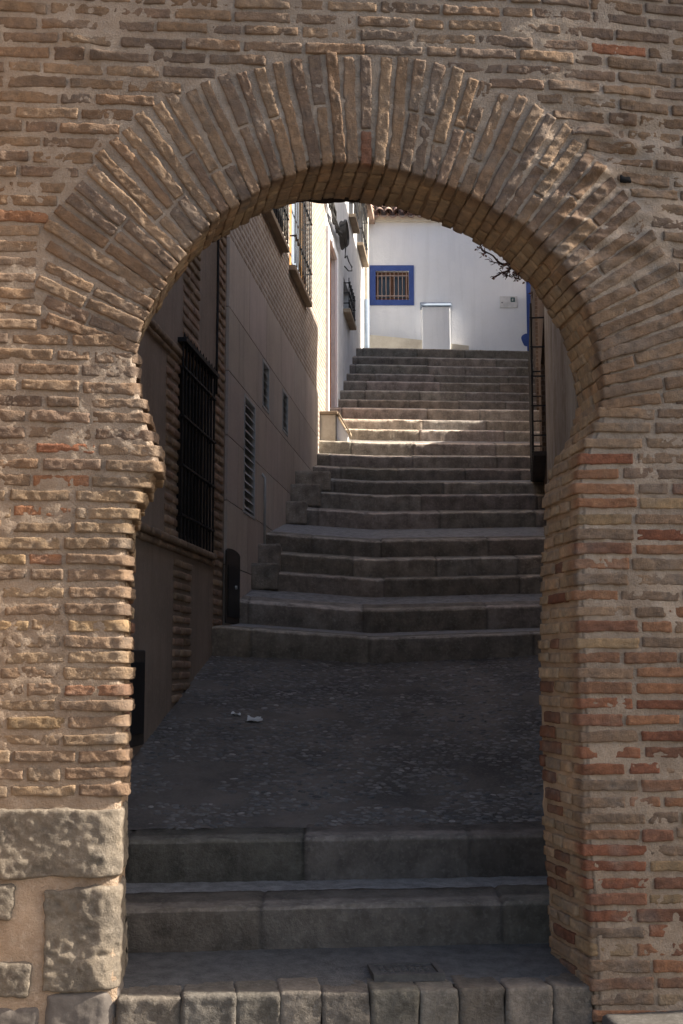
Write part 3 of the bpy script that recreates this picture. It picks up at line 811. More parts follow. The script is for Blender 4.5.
strip(hA, LW(183,300)[0], LW(199,300)[0], zb_t+.0, HTA-.1)
strip(hA, LW(165,450)[0], LW(178,450)[0], zs_t, zb_b)
strip(hA, LW(173,600)[0], LW(190,600)[0], 1.0, zs_b)
qa, qb = LW(214.5,450)[0], LW(223,450)[0]
strip(hA, qa, qb-.005, 1.2, HTA-.1)
def molding(parent, w0, w1, z0, z1, o, name='band', mat='quoin'):
    mb = MB(); h = z1-z0; x = w0
    V_, Q_l, C_ = [], [], []; k = 0
    while x < w1 - .02:
        L = min(random.uniform(.24,.30), w1-x)
        for (za, zb, oo) in ((z0, z0+h*.42, o*.6), (z0+h*.5, z1, o)):
            P, nr_, Q_ = rblock(L-.008, zb-za, .09, .012, (.05,.02,.03)); s_ = random.random()*30
            P = P + nr_*(.004*fbm(P+s_, 15, 2, 2))[:,None]
            V_.append(LF.pt(x+L/2+P[:,0], (za+zb)/2+P[:,1], oo-.045+P[:,2])); Q_l.append(Q_+k); k += len(P)
            kk = random.uniform(.75,1.1); C_.append(np.ones((len(P),3))*kk)
        x += L
    return mesh_obj(name, np.concatenate(V_), np.concatenate(Q_l), M[mat], parent, True, np.concatenate(C_))
molding(hA, bandw0, LW(181,360)[0], zb_b, zb_t, .035)
molding(hA, bandw0, qa-.02, zs_b, zs_t, .045)
win = thing_w = None
mb = MB(); mb.box(LF, ww0+.01, ww1-.01, wz0+.01, wz1-.01, -.17, -.13); win = mb.build('window', M['void'], hA)
mb = MB()
for a, b in ((ww0+.01, ww0+.07), (ww1-.07, ww1-.01), ((ww0+ww1)/2-.03, (ww0+ww1)/2+.03)): mb.box(LF, a, b, wz0+.012, wz1-.012, -.128, -.08)
mb.box(LF, ww0+.072, ww1-.072, wz0+.012, wz0+.08, -.127, -.085); mb.box(LF, ww0+.072, ww1-.072, wz1-.08, wz1-.012, -.127, -.085)
mb.build('frame', M['darkwood'], win)
grille(win, LF, ww0-.0, ww1-.02, wz0-.02, wz1+.05, .035, 11, 4, .010)
mb = MB(); mb.box(LF, ww0-.04, ww1+.02, wz1+.05, wz1+.085, 0, .07)
for i in range(12): 
    ww = ww0-.02+(ww1-ww0+.04)*i/11; mb.tube([LF.pt(ww, wz1+.08, .05), LF.pt(ww, wz1+.13, .05)], [.012, .002], 6)
mb.build('grille_cresting', M['iron'], win)
# dark low hatch near the arch
a, b = LW(119, 650)[0], LW(141.5, 650)[0]; _, zt = LW(138, 650); _, zb_ = LW(138, 745)
hatch = MB(); hatch.box(LF, a, b, zb_, zt, .002, .03); hd = hatch.build('utility_door', M['darkwood'], hA, bevel=.01)
mb = MB(); mb.box(LF, a+.05, b-.05, zb_+.08, zt-.08, .032, .038); mb.build('door_panel', M['iron'], hd, bevel=.004)

# ---- clad house: stone slabs below, thin brick above
wC0, wC1 = wN1, LW(316.2, 400)[0]
wBk1 = LW(325.8, 300)[0]
zSlab = LW(232.8, 246.4)[1]
hB = thing('townhouse', LF.pt(wC0, 1.4), 'left-hand townhouse with stone slabs below, thin brickwork above and slit vents in its base', 'house')
vents = []
for (xl_, yt_, xr_, yb_) in ((241.5, 393, 252.6, 517), (260, 358, 266.6, 411), (280.2, 388, 285.6, 434)):
    a, z1 = LW(xl_, yt_); b, _ = LW(xr_, yt_); z0 = LW((xl_+xr_)/2, yb_)[1]
    vents.append((a, b, z0, z1))
Z0S = 1.3
mb = MB()
zj = [LW(224.9, y)[1] for y in (304.4, 369.4, 435, 500.5, 565)]
zj = [zSlab] + zj + [zj[-1]-(zj[-2]-zj[-1]), zj[-1]-2*(zj[-2]-zj[-1])]
# backing wall with the vent openings
facade(mb, LF, wC0+.002, wC1, Z0S-.6, zSlab-.003, vents, rev=.14)
mb.build('base_wall', M['cement'], hB)
rowlist = list(zip(zj[1:], zj[:-1]))
seams = [LW(237,300)[0], LW(262.6,400)[0], LW(291,400)[0]]
V_=[]; mbs = MB()
for ri, (za, zb2) in enumerate(rowlist):
    off = 0.55*(ri%2)
    cuts = sorted([wC0+.004] + [wC0 + off + 1.12*k for k in range(0,9) if wC0+.2 < wC0+off+1.12*k < wC1-.2] + [wC1])
    for a, b in zip(cuts[:-1], cuts[1:]):
        tk = random.uniform(.9,1.1); c3 = (tk, tk*random.uniform(.97,1.01), tk*random.uniform(.94,1.0))
        pieces = [(a+.004, b-.004, za+.005, zb2-.005)]
        for v in vents:
            new = []
            for (p0,p1,q0,q1) in pieces:
                if v[0] < p1 and v[1] > p0 and v[2] < q1 and v[3] > q0:
                    x0_, x1_ = max(p0, v[0]), min(p1, v[1])
                    if p0 < x0_: new.append((p0, x0_, q0, q1))
                    if x1_ < p1: new.append((x1_, p1, q0, q1))
                    if q0 < v[2]: new.append((x0_, x1_, q0, v[2]))
                    if q1 > v[3]: new.append((x0_, x1_, v[3], q1))
                else: new.append((p0,p1,q0,q1))
            pieces = new
        for (p0,p1,q0,q1) in pieces: mbs.box(LF, p0, p1, q0, q1, .001, .028, c3)
mbs.build('stone_cladding', M['slab'], hB, usecol=True)
for (a, b, z0, z1) in vents:
    mb = MB(); mb.box(LF, a+.003, b-.003, z0+.003, z1-.003, -.12, -.10); v = mb.build('vent', M['void'], hB)
    mb = MB()
    for (p,q,r_,s_) in ((a+.002,a+.03,z0,z1),(b-.03,b-.002,z0,z1)): mb.box(LF, p, q, r_+.003, s_-.003, -.09, .034)
    mb.box(LF, a+.031, b-.031, z0+.003, z0+.03, -.09, .033); mb.box(LF, a+.031, b-.031, z1-.03, z1-.003, -.09, .033)
    mb.build('frame', M['vent'], v)
    mb = MB(); zz = z0+.06
    while zz < z1-.07:
        P = [LF.pt(a+.031, zz, .025), LF.pt(b-.031, zz, .025), LF.pt(b-.031, zz+.075, -.03), LF.pt(a+.031, zz+.075, -.03)]
        P2 = [p+np.array([0,0,.006]) for p in P]
        mb.add(P+P2, [(0,1,2,3),(7,6,5,4),(0,4,5,1),(1,5,6,2),(2,6,7,3),(3,7,4,0)]); zz += .085
    mb.build('louvre', M['vent'], v)
# brick storey with two windows
s1a, s1z = LW(262, 205); s1b, s1zb = LW(284.6, 243)
zsill1 = LW(281, 246)[1]
w2a = LW(289.5, 272)[0]; w2b = LW(306, 300)[0]; zsill2 = LW(304.5, 300)[1]
zw2 = LW(290, 279)[1]
w1a, w1b = LW(258, 240)[0], LW(282, 240)[0]
H1 = (w1a, w1b, zsill1+.02, zsill1+2.0); H2 = (w2a, w2b, zsill2+.02, zsill2+2.3)
mb = MB(); facade(mb, LF, wC0+.003, wC1+0, zSlab, 9.2, [H1, H2], rev=.10)
mb.build('brick_wall', M['facbrick'], hB)
mb = MB(); mb.box(LF, wC1+.001, wBk1, Z0S+1, 9.2, -3.5, .0); mb.build('brick_corner', M['facbrick'], hB)
mb = MB(); mb.box(LF, wC1+.001, wBk1, Z0S+1.2, zSlab-1.3, .001, .02); mb.build('white_plinth', M['white'], hB)
mb = MB(); mb.box(LF, wC0-.1, wBk1+.1, 9.2, 9.32, -3.4, .12); mb.build('roof_edge', M['tile'], hB, usecol=True)
for (a, b, z0, z1), kind in ((H1, 0), (H2, 1)):
    mb = MB(); mb.box(LF, a+.003, b-.003, z0+.003, z1-.003, -.095, -.08); v = mb.build('window', M['glass'] if kind == 0 else M['shutter'], hB)
    mb = MB(); fm = 'darkwood' if kind == 0 else 'wood'
    for (p,q,r_,s_) in ((a+.003,a+.09,z0+.004,z1-.004),(b-.09,b-.003,z0+.004,z1-.004),(a+.091,b-.091,z0+.004,z0+.08),(a+.091,b-.091,z1-.08,z1-.004)): mb.box(LF, p, q, r_, s_, -.079, -.05)
    if kind: mb.box(LF, a+.10, a+.55, z0+.09, z1-.09, -.078, -.052)
    mb.build('frame', M[fm], v)
    mb = MB(); mb.box(LF, a-.04, b+.04, z0-.07, z0, .001, .085); mb.build('sill', M['sill'], v, bevel=.008)
    grille(v, LF, a-.0, b+.0, z0+.03, z1-.1, .07, 10 if kind else 13, 3, .011)
mb = MB(); wq = LW(214.2, 300)[0]; mb.tube([LF.pt(wq+.01*math.sin(q*3), q, .03) for q in np.linspace(LW(214,395)[1], HTA-.1, 14)], .012, 5); mb.build('wall_cable', M['iron'], hA, True)
# small dark arched cupboard by the first upper step
a, b = LW(221.5, 600)[0], LW(235.3, 600)[0]; zt = LW(228, 549)[1]; zb_ = LW(228, 624)[1]
mb = MB(); n = 8
pts = [(a, zb_), (b, zb_)] + [(b-(b-a)*.5*(1-math.cos(th)), zt-.035+.035*math.sin(th)) for th in np.linspace(0, math.pi, n)]
W_ = np.array([p[0] for p in pts]); Z_ = np.array([p[1] for p in pts]); k = len(pts)
V = np.concatenate([LF.pt(W_, Z_, np.full(k, .029)), LF.pt(W_, Z_, np.full(k, .045))])
mb.add(V, [tuple(range(k, 2*k)), tuple(range(k))[::-1]] + [(i, (i+1)%k, k+(i+1)%k, k+i) for i in range(k)])
cup = mb.build('meter_cupboard', M['darkwood'], hB, bevel=.006)
mb = MB(); mb.box(LF, a+.05, b-.05, zb_+.06, zt-.16, .047, .053); mb.build('panel', M['iron'], cup, bevel=.003)
mb = MB(); mb.tube([LF.pt((a+b)/2+.05, zt-.35, .05), LF.pt((a+b)/2+.05, zt-.35, .07)], .018, 8); mb.build('knob', M['vent'], cup)
# thin drain pipe low on the slabs
wp, zp1 = LW(259.5, 478); _, zp0 = LW(259, 535)
mb = MB(); mb.tube([LF.pt(wp, zp0-.1, .06), LF.pt(wp, zp1, .06), LF.pt(wp, zp1+.05, .02)], .014, 8); mb.build('pipe', M['vent'], hB, True)

# ---- white house with the doorway
wD0 = wBk1; wD1 = LW(366, 300)[0] + .3
wd1 = LW(334.5, 350)[0]
hC = thing('townhouse', LF.pt(wD0, 4.4), 'sunlit white plaster house with a terracotta-coloured doorway, high on the left of the steps', 'house')
zD0 = 4.3; zDt = LW(331, 249)[1]
zc1, zc2 = LW(343.5, 287), LW(351.5, 330)
hw = (LW(343.5,300)[0], LW(349.5,300)[0], LW(347,319)[1], LW(347,287)[1])
hu1 = (LW(349,210)[0], LW(353,210)[0], LW(351,222)[1], LW(351,222)[1]+1.3)
hu2 = (LW(357,230)[0], LW(362.5,230)[0], LW(360,254)[1], LW(360,254)[1]+1.8)
mb = MB(); facade(mb, LF, wD0+.001, wD1, zD0-1, 11.2, [(wD0+.10, wd1, zD0-.6, zDt), hw, hu1, hu2], rev=.20, thick=.32)
mb.build('wall', M['whiteold'], hC)
mb = MB(); mb.box(LF, wD0+.103, wd1-.003, zD0-.5, zDt-.003, -.12, -.06); dr = mb.build('door', M['door'], hC)
mb = MB()
for k in range(4): mb.box(LF, wD0+.22, wd1-.12, zD0+.45+k*.72, zD0+.45+k*.72+.60, -.059, -.05)
mb.build('door_panel', M['door'], dr, bevel=.01)
mb = MB(); a, z1 = LW(327.8, 306); b, z0 = LW(331.8, 323); mb.box(LF, a, b, z0, z1, -.049, -.038); pl = mb.build('plate', M['paper'], dr)
mb = MB(); mb.box(LF, a+.05, b-.05, z0+.05, z0+.10, -.037, -.034); mb.box(LF, a+.05, b-.05, z1-.14, z1-.06, -.037, -.034); mb.build('lettering', M['ink'], pl)
mb = MB()   # raised white surround
mb.box(LF, wD0+.004, wD0+.098, zD0-.6, zDt+.14, .001, .05); mb.box(LF, wd1+.002, wd1+.14, zD0-.6, zDt+.14, .001, .05); mb.box(LF, wD0+.099, wd1+.001, zDt+.002, zDt+.14, .001, .049)
mb.build('door_surround', M['white'], hC, bevel=.008)
for hh in (hw, hu1, hu2):
    a, b, z0, z1 = hh
    mb = MB(); mb.box(LF, a+.003, b-.003, z0+.003, z1-.003, -.19, -.17); v = mb.build('window', M['glass'], hC)
    mb = MB(); mb.box(LF, a-.06, b+.06, z0-.07, z0, .001, .13); mb.build('sill', M['sill'], v, bevel=.008)
    grille(v, LF, a, b, z0+.02, z1-.03, .10, 6, 3, .010)
mb = MB(); mb.box(LF, wD0, wD1+.1, 11.2, 11.34, -3.4, .2); mb.build('roof_edge', M['tile'], hC, usecol=True)
# drainpipe at the far corner: blue-grey foot
wp = LW(363.5, 330)[0]
mb = MB(); mb.tube([LF.pt(wp, ZTOP-.6, .07), LF.pt(wp, 11.1, .07)], .05, 10); dp = mb.build('drainpipe', M['cream'], hC, True)
mb = MB(); mb.tube([LF.pt(wp, ZTOP-.8, .07), LF.pt(wp, LW(363.5,300)[1], .07)], .058, 10); mb.build('pipe_foot', M['shutter'], dp, True)

# cables strung along the left fronts, with a coil
def cat(P0, P1, sagv, n=14, wob=.0):
    t = np.linspace(0,1,n)[:,None]; P = np.asarray(P0)*(1-t)+np.asarray(P1)*t; P[:,2] -= sagv*4*(t*(1-t))[:,0]
    P += wob*(rng.random((n,3))-.5); return P
mb = MB()
for k in range(7):
    a = LF.pt(LW(321+k*.7, 185)[0], LW(321+k*.7, 185)[1], .07+.02*k%.05); 
    b = LF.pt(*LW(335+k*.9, 236), .08)
    mb.tube(cat(a, b, .10+.03*k, 14, .05), .014+.004*(k%3), 5)
setp(mb.build('cable_bundle', M['cable'], None, True), 'sagging bundle of grey-brown cables crossing the upper white wall on the left', 'cables')
mb = MB(); c0, z0 = LW(337.5, 234)
for k in range(6):
    th = np.linspace(0, 2*math.pi, 22); rw = .30+.05*rng.random(); rz = .17+.05*rng.random()
    P = np.stack([LF.pt(c0+rw*math.cos(a)+.03*k-.08, z0+rz*math.sin(a)+.02*(k-3), .08+.015*k) for a in th]); mb.tube(P, .016, 5)
o_ = mb.build('cable_coil', M['cable'], None, True); setp(o_, 'tangled cable coil tied to the white wall above the doorway', 'cable')
mb = MB(); P = []
for (x_, y_) in ((341,238),(340.5,250),(340,258),(342,256),(344,262),(347,267),(347,271),(343.5,271),(339.5,266.5)):
    P.append(LF.pt(*LW(x_, y_), .09))
mb.tube(P, .012, 6); setp(mb.build('loose_cable', M['cable'], None, True), 'loose black cable end hooking down from the coil on the white wall', 'cable')

# raised stone doorstep with a sloping white cheek
stn = thing('doorstep', LF.pt(LW(322,440)[0], ZS[10][1]), 'small raised stone doorstep with sloping white cheek below the terracotta door', 'doorstep')
wS0, wS1 = LW(316.5, 440)[0], LW(316.5,440)[0]
y0_ = 19.15
def wy(Y): return (Y - pL[1]) / LF.e[1]
b0, b1 = wy(19.25), wy(20.6); zt = ZS[11][1]+.10
mb = MB(); mb.box(LF, b0, b1, ZS[9][1]-.2, zt, -.02, .24); mb.build('block', M['cream'], stn, bevel=.015)
mb = MB(); mb.box(LF, b0-.03, b1, zt+.001, zt+.05, -.02, .27); mb.build('slab', M['sill'], stn, bevel=.012)
mb = MB(); c1 = .37; c2 = .62
V = [LF.pt(b0+.05, ZS[10][0]-.1, .245), LF.pt(b0+.05, zt, .245), LF.pt(b0+.05, zt-.30, .42), LF.pt(b0+.05, ZS[10][0]-.1, .42)]
V += [v_+LF.e*.16 for v_ in V]
mb.add(V, [(0,1,2,3),(7,6,5,4),(0,4,5,1),(1,5,6,2),(2,6,7,3),(3,7,4,0)]); mb.build('cheek', M['white'], stn, bevel=.01)
mb = MB(); V = [LF.pt(b0+.0, zt+.05, .275), LF.pt(b0+.0, zt-.27, .46), LF.pt(b0+.0, zt-.31, .46), LF.pt(b0+.0, zt+.004, .275)]; V += [v_+LF.e*.24 for v_ in V]
mb.add(V, [(0,1,2,3),(7,6,5,4),(0,4,5,1),(1,5,6,2),(2,6,7,3),(3,7,4,0)]); mb.build('coping', M['sill'], stn, bevel=.008)

# ================================================================== RIGHT HOUSES
def wyR(Y): return (Y - pR[1]) / RF.e[1]
R1TOP = 8.75
hR = thing('townhouse', RF.pt(wyR(10), 1.0), 'dark house with peeling plaster and an iron grille, glimpsed on the right past the pier', 'house')
gw0, gw1 = wyR(14.5), wyR(17.3)
gz0 = atY(548, 450, 14.5)[2]; gz1 = atY(548, 303, 14.5)[2]
mb = MB(); facade(mb, RF, wyR(6.8), wyR(14.4), -.1, R1TOP, [], rev=.2); mb.build('wall', M['peel'], hR)
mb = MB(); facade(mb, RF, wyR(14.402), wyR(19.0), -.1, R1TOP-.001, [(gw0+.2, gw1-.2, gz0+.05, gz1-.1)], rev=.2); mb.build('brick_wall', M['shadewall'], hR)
mb = MB(); mb.box(RF, gw0+.203, gw1-.203, gz0+.053, gz1-.103, -.19, -.17); v = mb.build('window', M['void'], hR)
grille(v, RF, gw0, gw1-.05, gz0, gz1, .15, 14, 5, .012)
mb = MB(); mb.box(RF, gw0-.05, gw1, gz0-.07, gz0-.02, .001, .15); mb.build('sill', M['darkwood'], v)
mb = MB(); mb.box(RF, wyR(6.8), wyR(19.1), R1TOP, R1TOP+.12, -3.4, .22); mb.build('roof_edge', M['tile'], hR, usecol=True)

hR2 = thing('townhouse', RF.pt(wyR(22), 5.5), 'dark brick house side at the top right of the steps, beside the blue-edged white wall', 'house')
R2TOP = 12.4
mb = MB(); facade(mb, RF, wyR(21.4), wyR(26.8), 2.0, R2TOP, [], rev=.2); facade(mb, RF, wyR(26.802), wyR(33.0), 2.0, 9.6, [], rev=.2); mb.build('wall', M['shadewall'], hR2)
mb = MB(); mb.box(RF, wyR(21.3), wyR(26.9), R2TOP, R2TOP+.12, -3.4, .16); mb.build('roof_edge', M['tile'], hR2, usecol=True)
# low garden wall closing the gap between the two
mb = MB(); mb.box(RF, wyR(19.1), wyR(21.5), 1.5, 6.1, -.35, -.05)
setp(mb.build('garden_wall', M['peel'], None), 'low plastered garden wall between the two dark houses on the right', 'wall')

# ================================================================== WHITE HOUSE AT THE TOP
YW = 28.0
HF = Frame((0, YW), (1, 0), (0, -1))
HW = lambda x, y, o=0.0: HF.px(x, y, o)
hx0 = HW(330, 300)[0]; hx1 = HW(532.4, 300)[0]
zE = HW(400, 219)[1]
hW = thing('white_house', HF.pt(HW(450,300)[0], ZTOP), 'low whitewashed house with tiled roof and blue trim closing the top of the steps', 'house')
wa, wz1_ = HW(375.5, 271); wb, wz0_ = HW(409, 300)
mb = MB(); facade(mb, HF, hx0, hx1, ZTOP-1.2, zE, [(wa, wb, wz0_, wz1_)], rev=.16); mb.build('wall', M['white'], hW)
mb = MB()
oa_, oz1 = HW(369.5, 265.5); ob_, oz0 = HW(414, 305.5)
for (p,q,r_,s_) in ((oa_,wa,oz0,oz1),(wb,ob_,oz0,oz1),(wa,wb,wz1_,oz1),(wa,wb,oz0,wz0_)): mb.box(HF, p, q, r_, s_, .001, .018)
mb.build('window_surround', M['blue'], hW)
mb = MB(); mb.box(HF, wa+.002, wb-.002, wz0_+.002, wz1_-.002, -.155, -.14); v = mb.build('window', M['glass'], hW)
mb = MB()
for (p,q) in ((wa+.003, wa+.075),(wb-.075, wb-.003),((wa+wb)/2-.03,(wa+wb)/2+.03)): mb.box(HF, p, q, wz0_+.004, wz1_-.004, -.138, -.09)
mb.box(HF, wa+.076, wb-.076, wz0_+.004, wz0_+.06, -.137, -.092); mb.box(HF, wa+.076, wb-.076, wz1_-.06, wz1_-.004, -.137, -.092)
mb.build('frame', M['frame'], v)
mb = MB()
for i in range(8):
    x_ = wa+.05+(wb-wa-.1)*i/7; mb.tube([HF.pt(x_, wz0_+.002, -.03), HF.pt(x_, wz1_-.002, -.03)], .010, 6)
mb.box(HF, wa+.003, wb-.003, wz0_+.09, wz0_+.11, -.045, -.015); mb.box(HF, wa+.003, wb-.003, wz1_-.11, wz1_-.09, -.045, -.015)
mb.build('bars', M['bars'], v)
# cornice
mb = MB(); mb.box(HF, hx0, hx1+.06, HW(400,222.5)[1], HW(400,217)[1], .001, .10); mb.build('cornice', M['cream'], hW, bevel=.01)
# blue strip at the right corner with a blob of paint at its foot
ba = HW(526.4, 300)[0]
mb = MB(); mb.box(HF, ba, hx1-.001, HW(530,348)[1]-.2, zE-.1, .001, .008); mb.build('blue_corner_strip', M['blue'], hW)
cxb, czb = HW(527.5, 340); th = np.linspace(0, 2*math.pi, 25)[:-1]
W_ = cxb + .13*np.cos(th)*(1+.15*np.sin(3*th)); Z_ = czb + .16*np.sin(th)*(1+.1*np.cos(2*th)); W_ = np.minimum(W_, hx1-.002)
mb = MB(); mb.add(np.concatenate([HF.pt(W_, Z_, np.full(24,.012)), HF.pt(W_, Z_, np.full(24,.001))]), [tuple(range(24))]+[(i+24, (i+1)%24+24, (i+1)%24, i) for i in range(24)])
mb.build('paint_blob', M['blue'], hW)
# stone base, climbing to the left
mb = MB()
pts = [HW(340,335), HW(368,337), HW(400,340), HW(430,343.2), HW(468,348), HW(468,362), HW(340,362)]
W_ = np.array([p[0] for p in pts]); Z_ = np.array([p[1] for p in pts]); k = len(pts)
V = np.concatenate([HF.pt(W_, Z_, np.full(k, .20)), HF.pt(W_, Z_, np.full(k, .001))])
mb.add(V, [tuple(range(k))[::-1]] + [(i, (i+1)%k, k+(i+1)%k, k+i) for i in range(k)]); mb.build('stone_base', M['cream'], hW)
# roof of barrel tiles
TV, TQ, TC = [], [], []; k_ = 0
slope = R(30); ncol = 44; nrow = 9
for c_ in range(ncol):
    xc = hx0 + .1 + c_*.2
    if xc > hx1 + .15: break
    for r_ in range(nrow):
        for conv in (1, 0):
            L = .46; base = r_*.38 - (.12 if conv else .05); up_ = .05 if conv else 0
            th = np.linspace(0, math.pi, 7); rad0, rad1 = (.095, .072)
            tk = random.uniform(.6,1.5); dx = random.uniform(-.008,.008); tn = np.array([tk, tk*random.uniform(.92,1.08), tk])
            pts_ = []
            for (q, rd, lift) in ((0, rad0, .03), (L, rad1, .0)):
                for a in th:
                    px_ = xc + dx + (0 if conv else .1) + rd*math.cos(a)
                    hz = rd*math.sin(a)*(1 if conv else -1)*.9 + lift + up_
                    dd = base + q
                    pts_.append((px_, YW-.13+dd*math.cos(slope), zE+.06+dd*math.sin(slope)+hz))
            pts_ = np.array(pts_); inner = pts_ - [0, 0, .016]
            TV.append(np.concatenate([pts_, inner])); n7 = 7
            q_ = [(i, i+1, n7+i+1, n7+i) for i in range(6)] + [(14+i, 14+n7+i, 14+n7+i+1, 14+i+1) for i in range(6)] + [(i, 14+i, 14+i+1, i+1) for i in range(6)] + [(n7+i, n7+i+1, 14+n7+i+1, 14+n7+i) for i in range(6)]
            TQ.append(np.array(q_)+k_); k_ += 28; TC.append(np.ones((28,3))*tn)
mesh_obj('roof', np.concatenate(TV), np.concatenate(TQ), M['tile'], hW, True, np.concatenate(TC))
mb = MB(); V = [(hx0, YW+.1, zE+.02), (hx1+.1, YW+.1, zE+.02), (hx1+.1, YW+3.2, zE+1.85), (hx0, YW+3.2, zE+1.85)]
V += [(a_, b_, c_-.06) for a_, b_, c_ in V]; mb.add(V, [(0,1,2,3),(7,6,5,4),(0,4,5,1),(1,5,6,2),(2,6,7,3),(3,7,4,0)]); mb.build('roof_deck', M['beam'], hW)

# house beyond, dark red wall above the roof
BF = Frame((0, 34), (1, 0), (0, -1))
hX = thing('house', BF.pt(3.0, 8.0), 'dull red wall of a house showing just above the tiled roof', 'house')
mb = MB(); facade(mb, BF, -1, 4.2, 5, 13.5, []); mb.build('wall', M['redwall'], hX)
mb = MB(); mb.box(BF, -1.1, 4.3, 13.5, 13.6, -3.5, .2); mb.build('roof_edge', M['tile'], hX, usecol=True)

# white meter box against the white house
a, z1 = HW(422, 301, .25); b, z0 = HW(450.5, 346, .25)
bx = thing('meter_box', HF.pt((a+b)/2, z0, .1), 'waist-high whitewashed box standing against the white house wall', 'box')
mb = MB(); mb.box(HF, a, b, z0-.1, z1-.13, .002, .26); mb.build('body', M['white'], bx, bevel=.015)
mb = MB(); V = [HF.pt(a-.03, z1-.13, .29), HF.pt(b+.03, z1-.13, .29), HF.pt(b+.03, z1-.13, .002), HF.pt(a-.03, z1-.13, .002), HF.pt(a-.03, z1-.10, .29), HF.pt(b+.03, z1-.10, .29), HF.pt(b+.03, z1+.04, .002), HF.pt(a-.03, z1+.04, .002)]
mb.add(V, [(3,2,1,0),(4,5,6,7),(0,1,5,4),(1,2,6,5),(2,3,7,6),(3,0,4,7)]); mb.build('sloping_top', M['shutter'], bx, bevel=.008)  # bluish shade on the top painted in as blue-grey colour
# street plaque
a, z1 = HW(499.5, 296.5); b, z0 = HW(517.3, 308)
pq = thing('wall_plaque', HF.pt((a+b)/2, z0), 'small white plaque with a dark green square on the white house wall', 'sign')
mb = MB(); mb.box(HF, a, b, z0, z1, .001, .022); mb.build('plate', M['paper'], pq, bevel=.004)
sa, sz1 = HW(510.4, 297.7); sb, sz0 = HW(514.8, 302.2)
mb = MB(); mb.box(HF, sa, sb, sz0, sz1, .0225, .025); em = mb.build('emblem', M['green'], pq)
mb = MB(); s3 = (sb-sa)
mb.box(HF, sa+s3*.3, sa+s3*.7, sz0+s3*.62, sz0+s3*.75, .0255, .027); mb.box(HF, sa+s3*.3, sa+s3*.44, sz0+s3*.2, sz0+s3*.62, .0255, .027); mb.box(HF, sa+s3*.44, sa+s3*.7, sz0+s3*.36, sz0+s3*.48, .0255, .027)
mb.build('emblem_mark', M['paper'], em)
mb = MB(); q0, qz = HW(501.2, 303); mb.box(HF, q0, q0+.035, qz-.01, qz+.015, .0225, .025); mb.build('lettering', M['ink'], pq)

# small white square marker on a step riser
d5 = ST[6][0]; mk = atY(313, 501.5, d5-.06)
MF = Frame((mk[0], mk[1]), (1,0), (0,-1)); s_ = .055
t5 = thing('step_marker', mk, 'tiny white square tag with a dark centre on a step riser by the left wall', 'marker')
mb = MB()
for (p,q,r_,u_) in ((-s_,-s_*.45,-s_,s_),(s_*.45,s_,-s_,s_),(-s_*.45,s_*.45,s_*.45,s_),(-s_*.45,s_*.45,-s_,-s_*.45)): mb.box(MF, p, q, mk[2]+r_, mk[2]+u_, 0, .01)
mb.build('rim', M['paper'], t5)
mb = MB(); mb.box(MF, -s_*.44, s_*.44, mk[2]-s_*.44, mk[2]+s_*.44, -.002, .006); mb.build('centre', M['void'], t5)

# ================================================================== SMALL THINGS
# access cover in the threshold
c0 = atZ(374, 976, .03); c1 = atZ(444, 973, .03); c2 = atZ(437, 960, .035); c3 = atZ(374, 963, .035)
e_ = WF.e; L = np.linalg.norm(c1-c0); D_ = .24
CF_o = np.array([c0[0], c0[1], 0]); 
def cpt(a, b, z): return CF_o + WF.e*a - WF.n*b + np.array([0,0,z])
cv = thing('access_cover', cpt(L/2, D_/2, .03), 'rectangular iron access cover set in the paving at the arch threshold', 'cover')
zc = .022+.004
def cbox(mb, a0, a1, b0, b1, z0, z1):
    V = [cpt(a,b,z) for z in (z0, z1) for a, b in ((a0,b0),(a1,b0),(a1,b1),(a0,b1))]
    mb.add(V, [(3,2,1,0),(4,5,6,7),(0,1,5,4),(1,2,6,5),(2,3,7,6),(3,0,4,7)])
mb = MB()
for r_ in ((0,L,0,.025),(0,L,D_-.025,D_),(0,.025,.026,D_-.026),(L-.025,L,.026,D_-.026)): cbox(mb, *r_, 0, zc+.008)
mb.build('frame', M['metal'], cv)
mb = MB(); cbox(mb, .027, L-.027, .027, D_-.027, 0, zc)
for i in range(7):
    for j in range(4):
        cbox(mb, .045+i*(L-.09)/7, .045+i*(L-.09)/7+.022, .042+j*.045, .042+j*.045+.020, zc-.002, zc+.005)
mb.build('lid', M['metal'], cv)
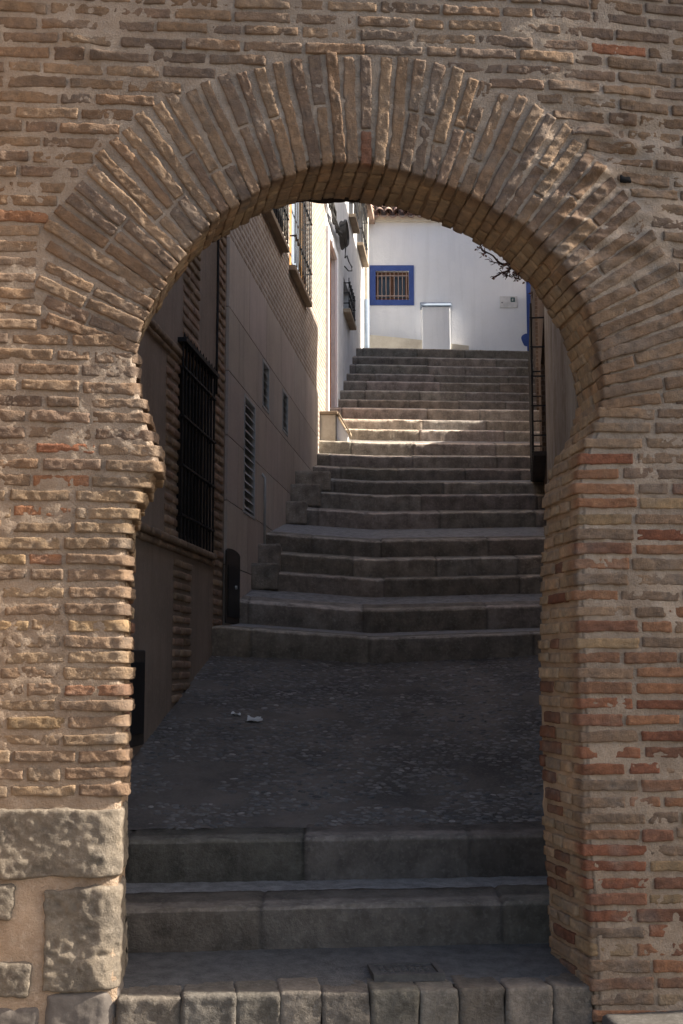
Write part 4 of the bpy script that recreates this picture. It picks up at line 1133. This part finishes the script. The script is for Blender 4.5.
# litter on the ramp
def ramp_z(x, y):
    k = np.argmin((Xr-x)**2+(Yw-y)**2); return float(Zr.ravel()[k])
def on_ramp(px, py):
    Y = 7.5
    best = None
    for Y in np.linspace(7.4, 11.3, 300):
        p = atY(px, py, Y); zz = ramp_z(p[0], p[1])
        if best is None or abs(p[2]-zz) < best[0]: best = (abs(p[2]-zz), p)
    return best[1]
for (px, py, s_, lab) in ((254, 722, .042, 'larger scrap of crumpled white paper on the pebbled slope'), (236, 716, .024, 'small flattened white scrap up the slope from the bigger paper')):
    p = on_ramp(px, py)
    nn = 9; g = np.linspace(-1,1,nn); A, B_ = np.meshgrid(g, g, indexing='ij')
    Pp = np.stack([A*s_*1.4, B_*s_, A*0], -1)
    Pp[...,2] = .014*vn(Pp+px, 40, 3) + .02*(A*A*.4+B_*B_*.3) * (1 if s_ > .04 else .2) + .015 + B_*s_*.22
    Pp[...,0] *= 1+.2*vn(Pp*[0,1,0]+px, 30, 8); V = (Pp+p).reshape(-1,3)
    i_, j_ = np.meshgrid(np.arange(nn-1), np.arange(nn-1), indexing='ij'); Q_ = np.stack([i_*nn+j_, (i_+1)*nn+j_, (i_+1)*nn+j_+1, i_*nn+j_+1], -1).reshape(-1,4)
    o = mesh_obj('paper_scrap', V, Q_, M['paper'], None, False); so = o.modifiers.new('solid', 'SOLIDIFY'); so.thickness = .001
    setp(o, lab, 'litter', 'paper scraps on the slope')

# bare vine reaching out from the right-hand house
vine = MB(); lv = MB()
def grow(P, d, L, r, lev):
    n = 6; pts = [np.array(P)]; d = np.array(d, float)
    for i in range(n):
        d = d + (rng.random(3)-.5)*.7; d /= np.linalg.norm(d); pts.append(pts[-1]+d*L/n)
    vine.tube(pts, np.linspace(r, r*.5, n+1), 5)
    if lev > 0:
        for k in range(4):
            j = random.randint(1, n); dd = d + (rng.random(3)-.5)*1.8; dd /= np.linalg.norm(dd)
            grow(pts[j], dd, L*.54, r*.6, lev-1)
YV = 24.0
for (x0,y0,x1,y1) in ((552,246,526,262),(550,256,520,268),(545,244,512,258),(545,262,526,284),(545,250,510,266)):
    A = atY(x0-5,y0,YV); B_ = atY(x1-6,y1+2,YV); d = B_-A; L = np.linalg.norm(d); grow(A, d/L, L, .040, 3)
vn_o = vine.build('bare_vine', M['bark'], None, True)
VP_ = np.concatenate(vine.V); sel = VP_[rng.integers(0, len(VP_), 500)]; n_ = len(sel)
a_ = rng.normal(size=(n_,3)); a_ /= np.linalg.norm(a_, axis=1)[:,None]; b_ = np.cross(a_, rng.normal(size=(n_,3))); b_ /= np.linalg.norm(b_, axis=1)[:,None]
q_ = sel + rng.normal(size=(n_,3))*.03
mesh_obj('dry_leaves', np.stack([q_-a_*.035, q_+b_*.022, q_+a_*.035, q_-b_*.022], 1).reshape(-1,3), np.arange(n_*4).reshape(-1,4), M['dryleaf'], vn_o); setp(vn_o, 'bare dark vine branches reaching past the right edge of the arch opening', 'vine')

# garden tree behind the right-hand houses: throws the dapples on the white front
trp = RF.pt(wyR(23.6), 6.0, -1.2); tr = thing('garden_tree', trp, 'leafy tree standing behind the dark houses on the right', 'tree')
tb = MB(); tb.tube([trp, trp+[.05,0,2.5], trp+[-.1,.1,5.8]], [.14,.11,.07], 8)
for k in range(9):
    a = k*.7; tb.tube([trp+[0,0,2.6+.2*k], trp+[1.0*math.cos(a), 2.0*math.sin(a), 4.8+.28*k]], [.05,.015], 5)
tb.build('trunk', M['bark'], tr, True)
cen = trp + [0,0,5.6]
nl = 6500; dirs = rng.normal(size=(nl,3)); dirs /= np.linalg.norm(dirs, axis=1)[:,None]
rad = rng.random(nl)**.5; P = dirs*rad[:,None]*[1.4, 2.9, 1.8]
P = P[fbm(P+20, 1.3, 6, 2) > -.10] + cen; nl = len(P)
a = rng.normal(size=(nl,3)); a /= np.linalg.norm(a, axis=1)[:,None]; b = np.cross(a, rng.normal(size=(nl,3))); b /= np.linalg.norm(b, axis=1)[:,None]
V = np.stack([P-a*.10, P+b*.06, P+a*.10, P-b*.06], 1).reshape(-1,3); Q_ = np.arange(nl*4).reshape(-1,4)
mesh_obj('crown', V, Q_, M['leaf'], tr)
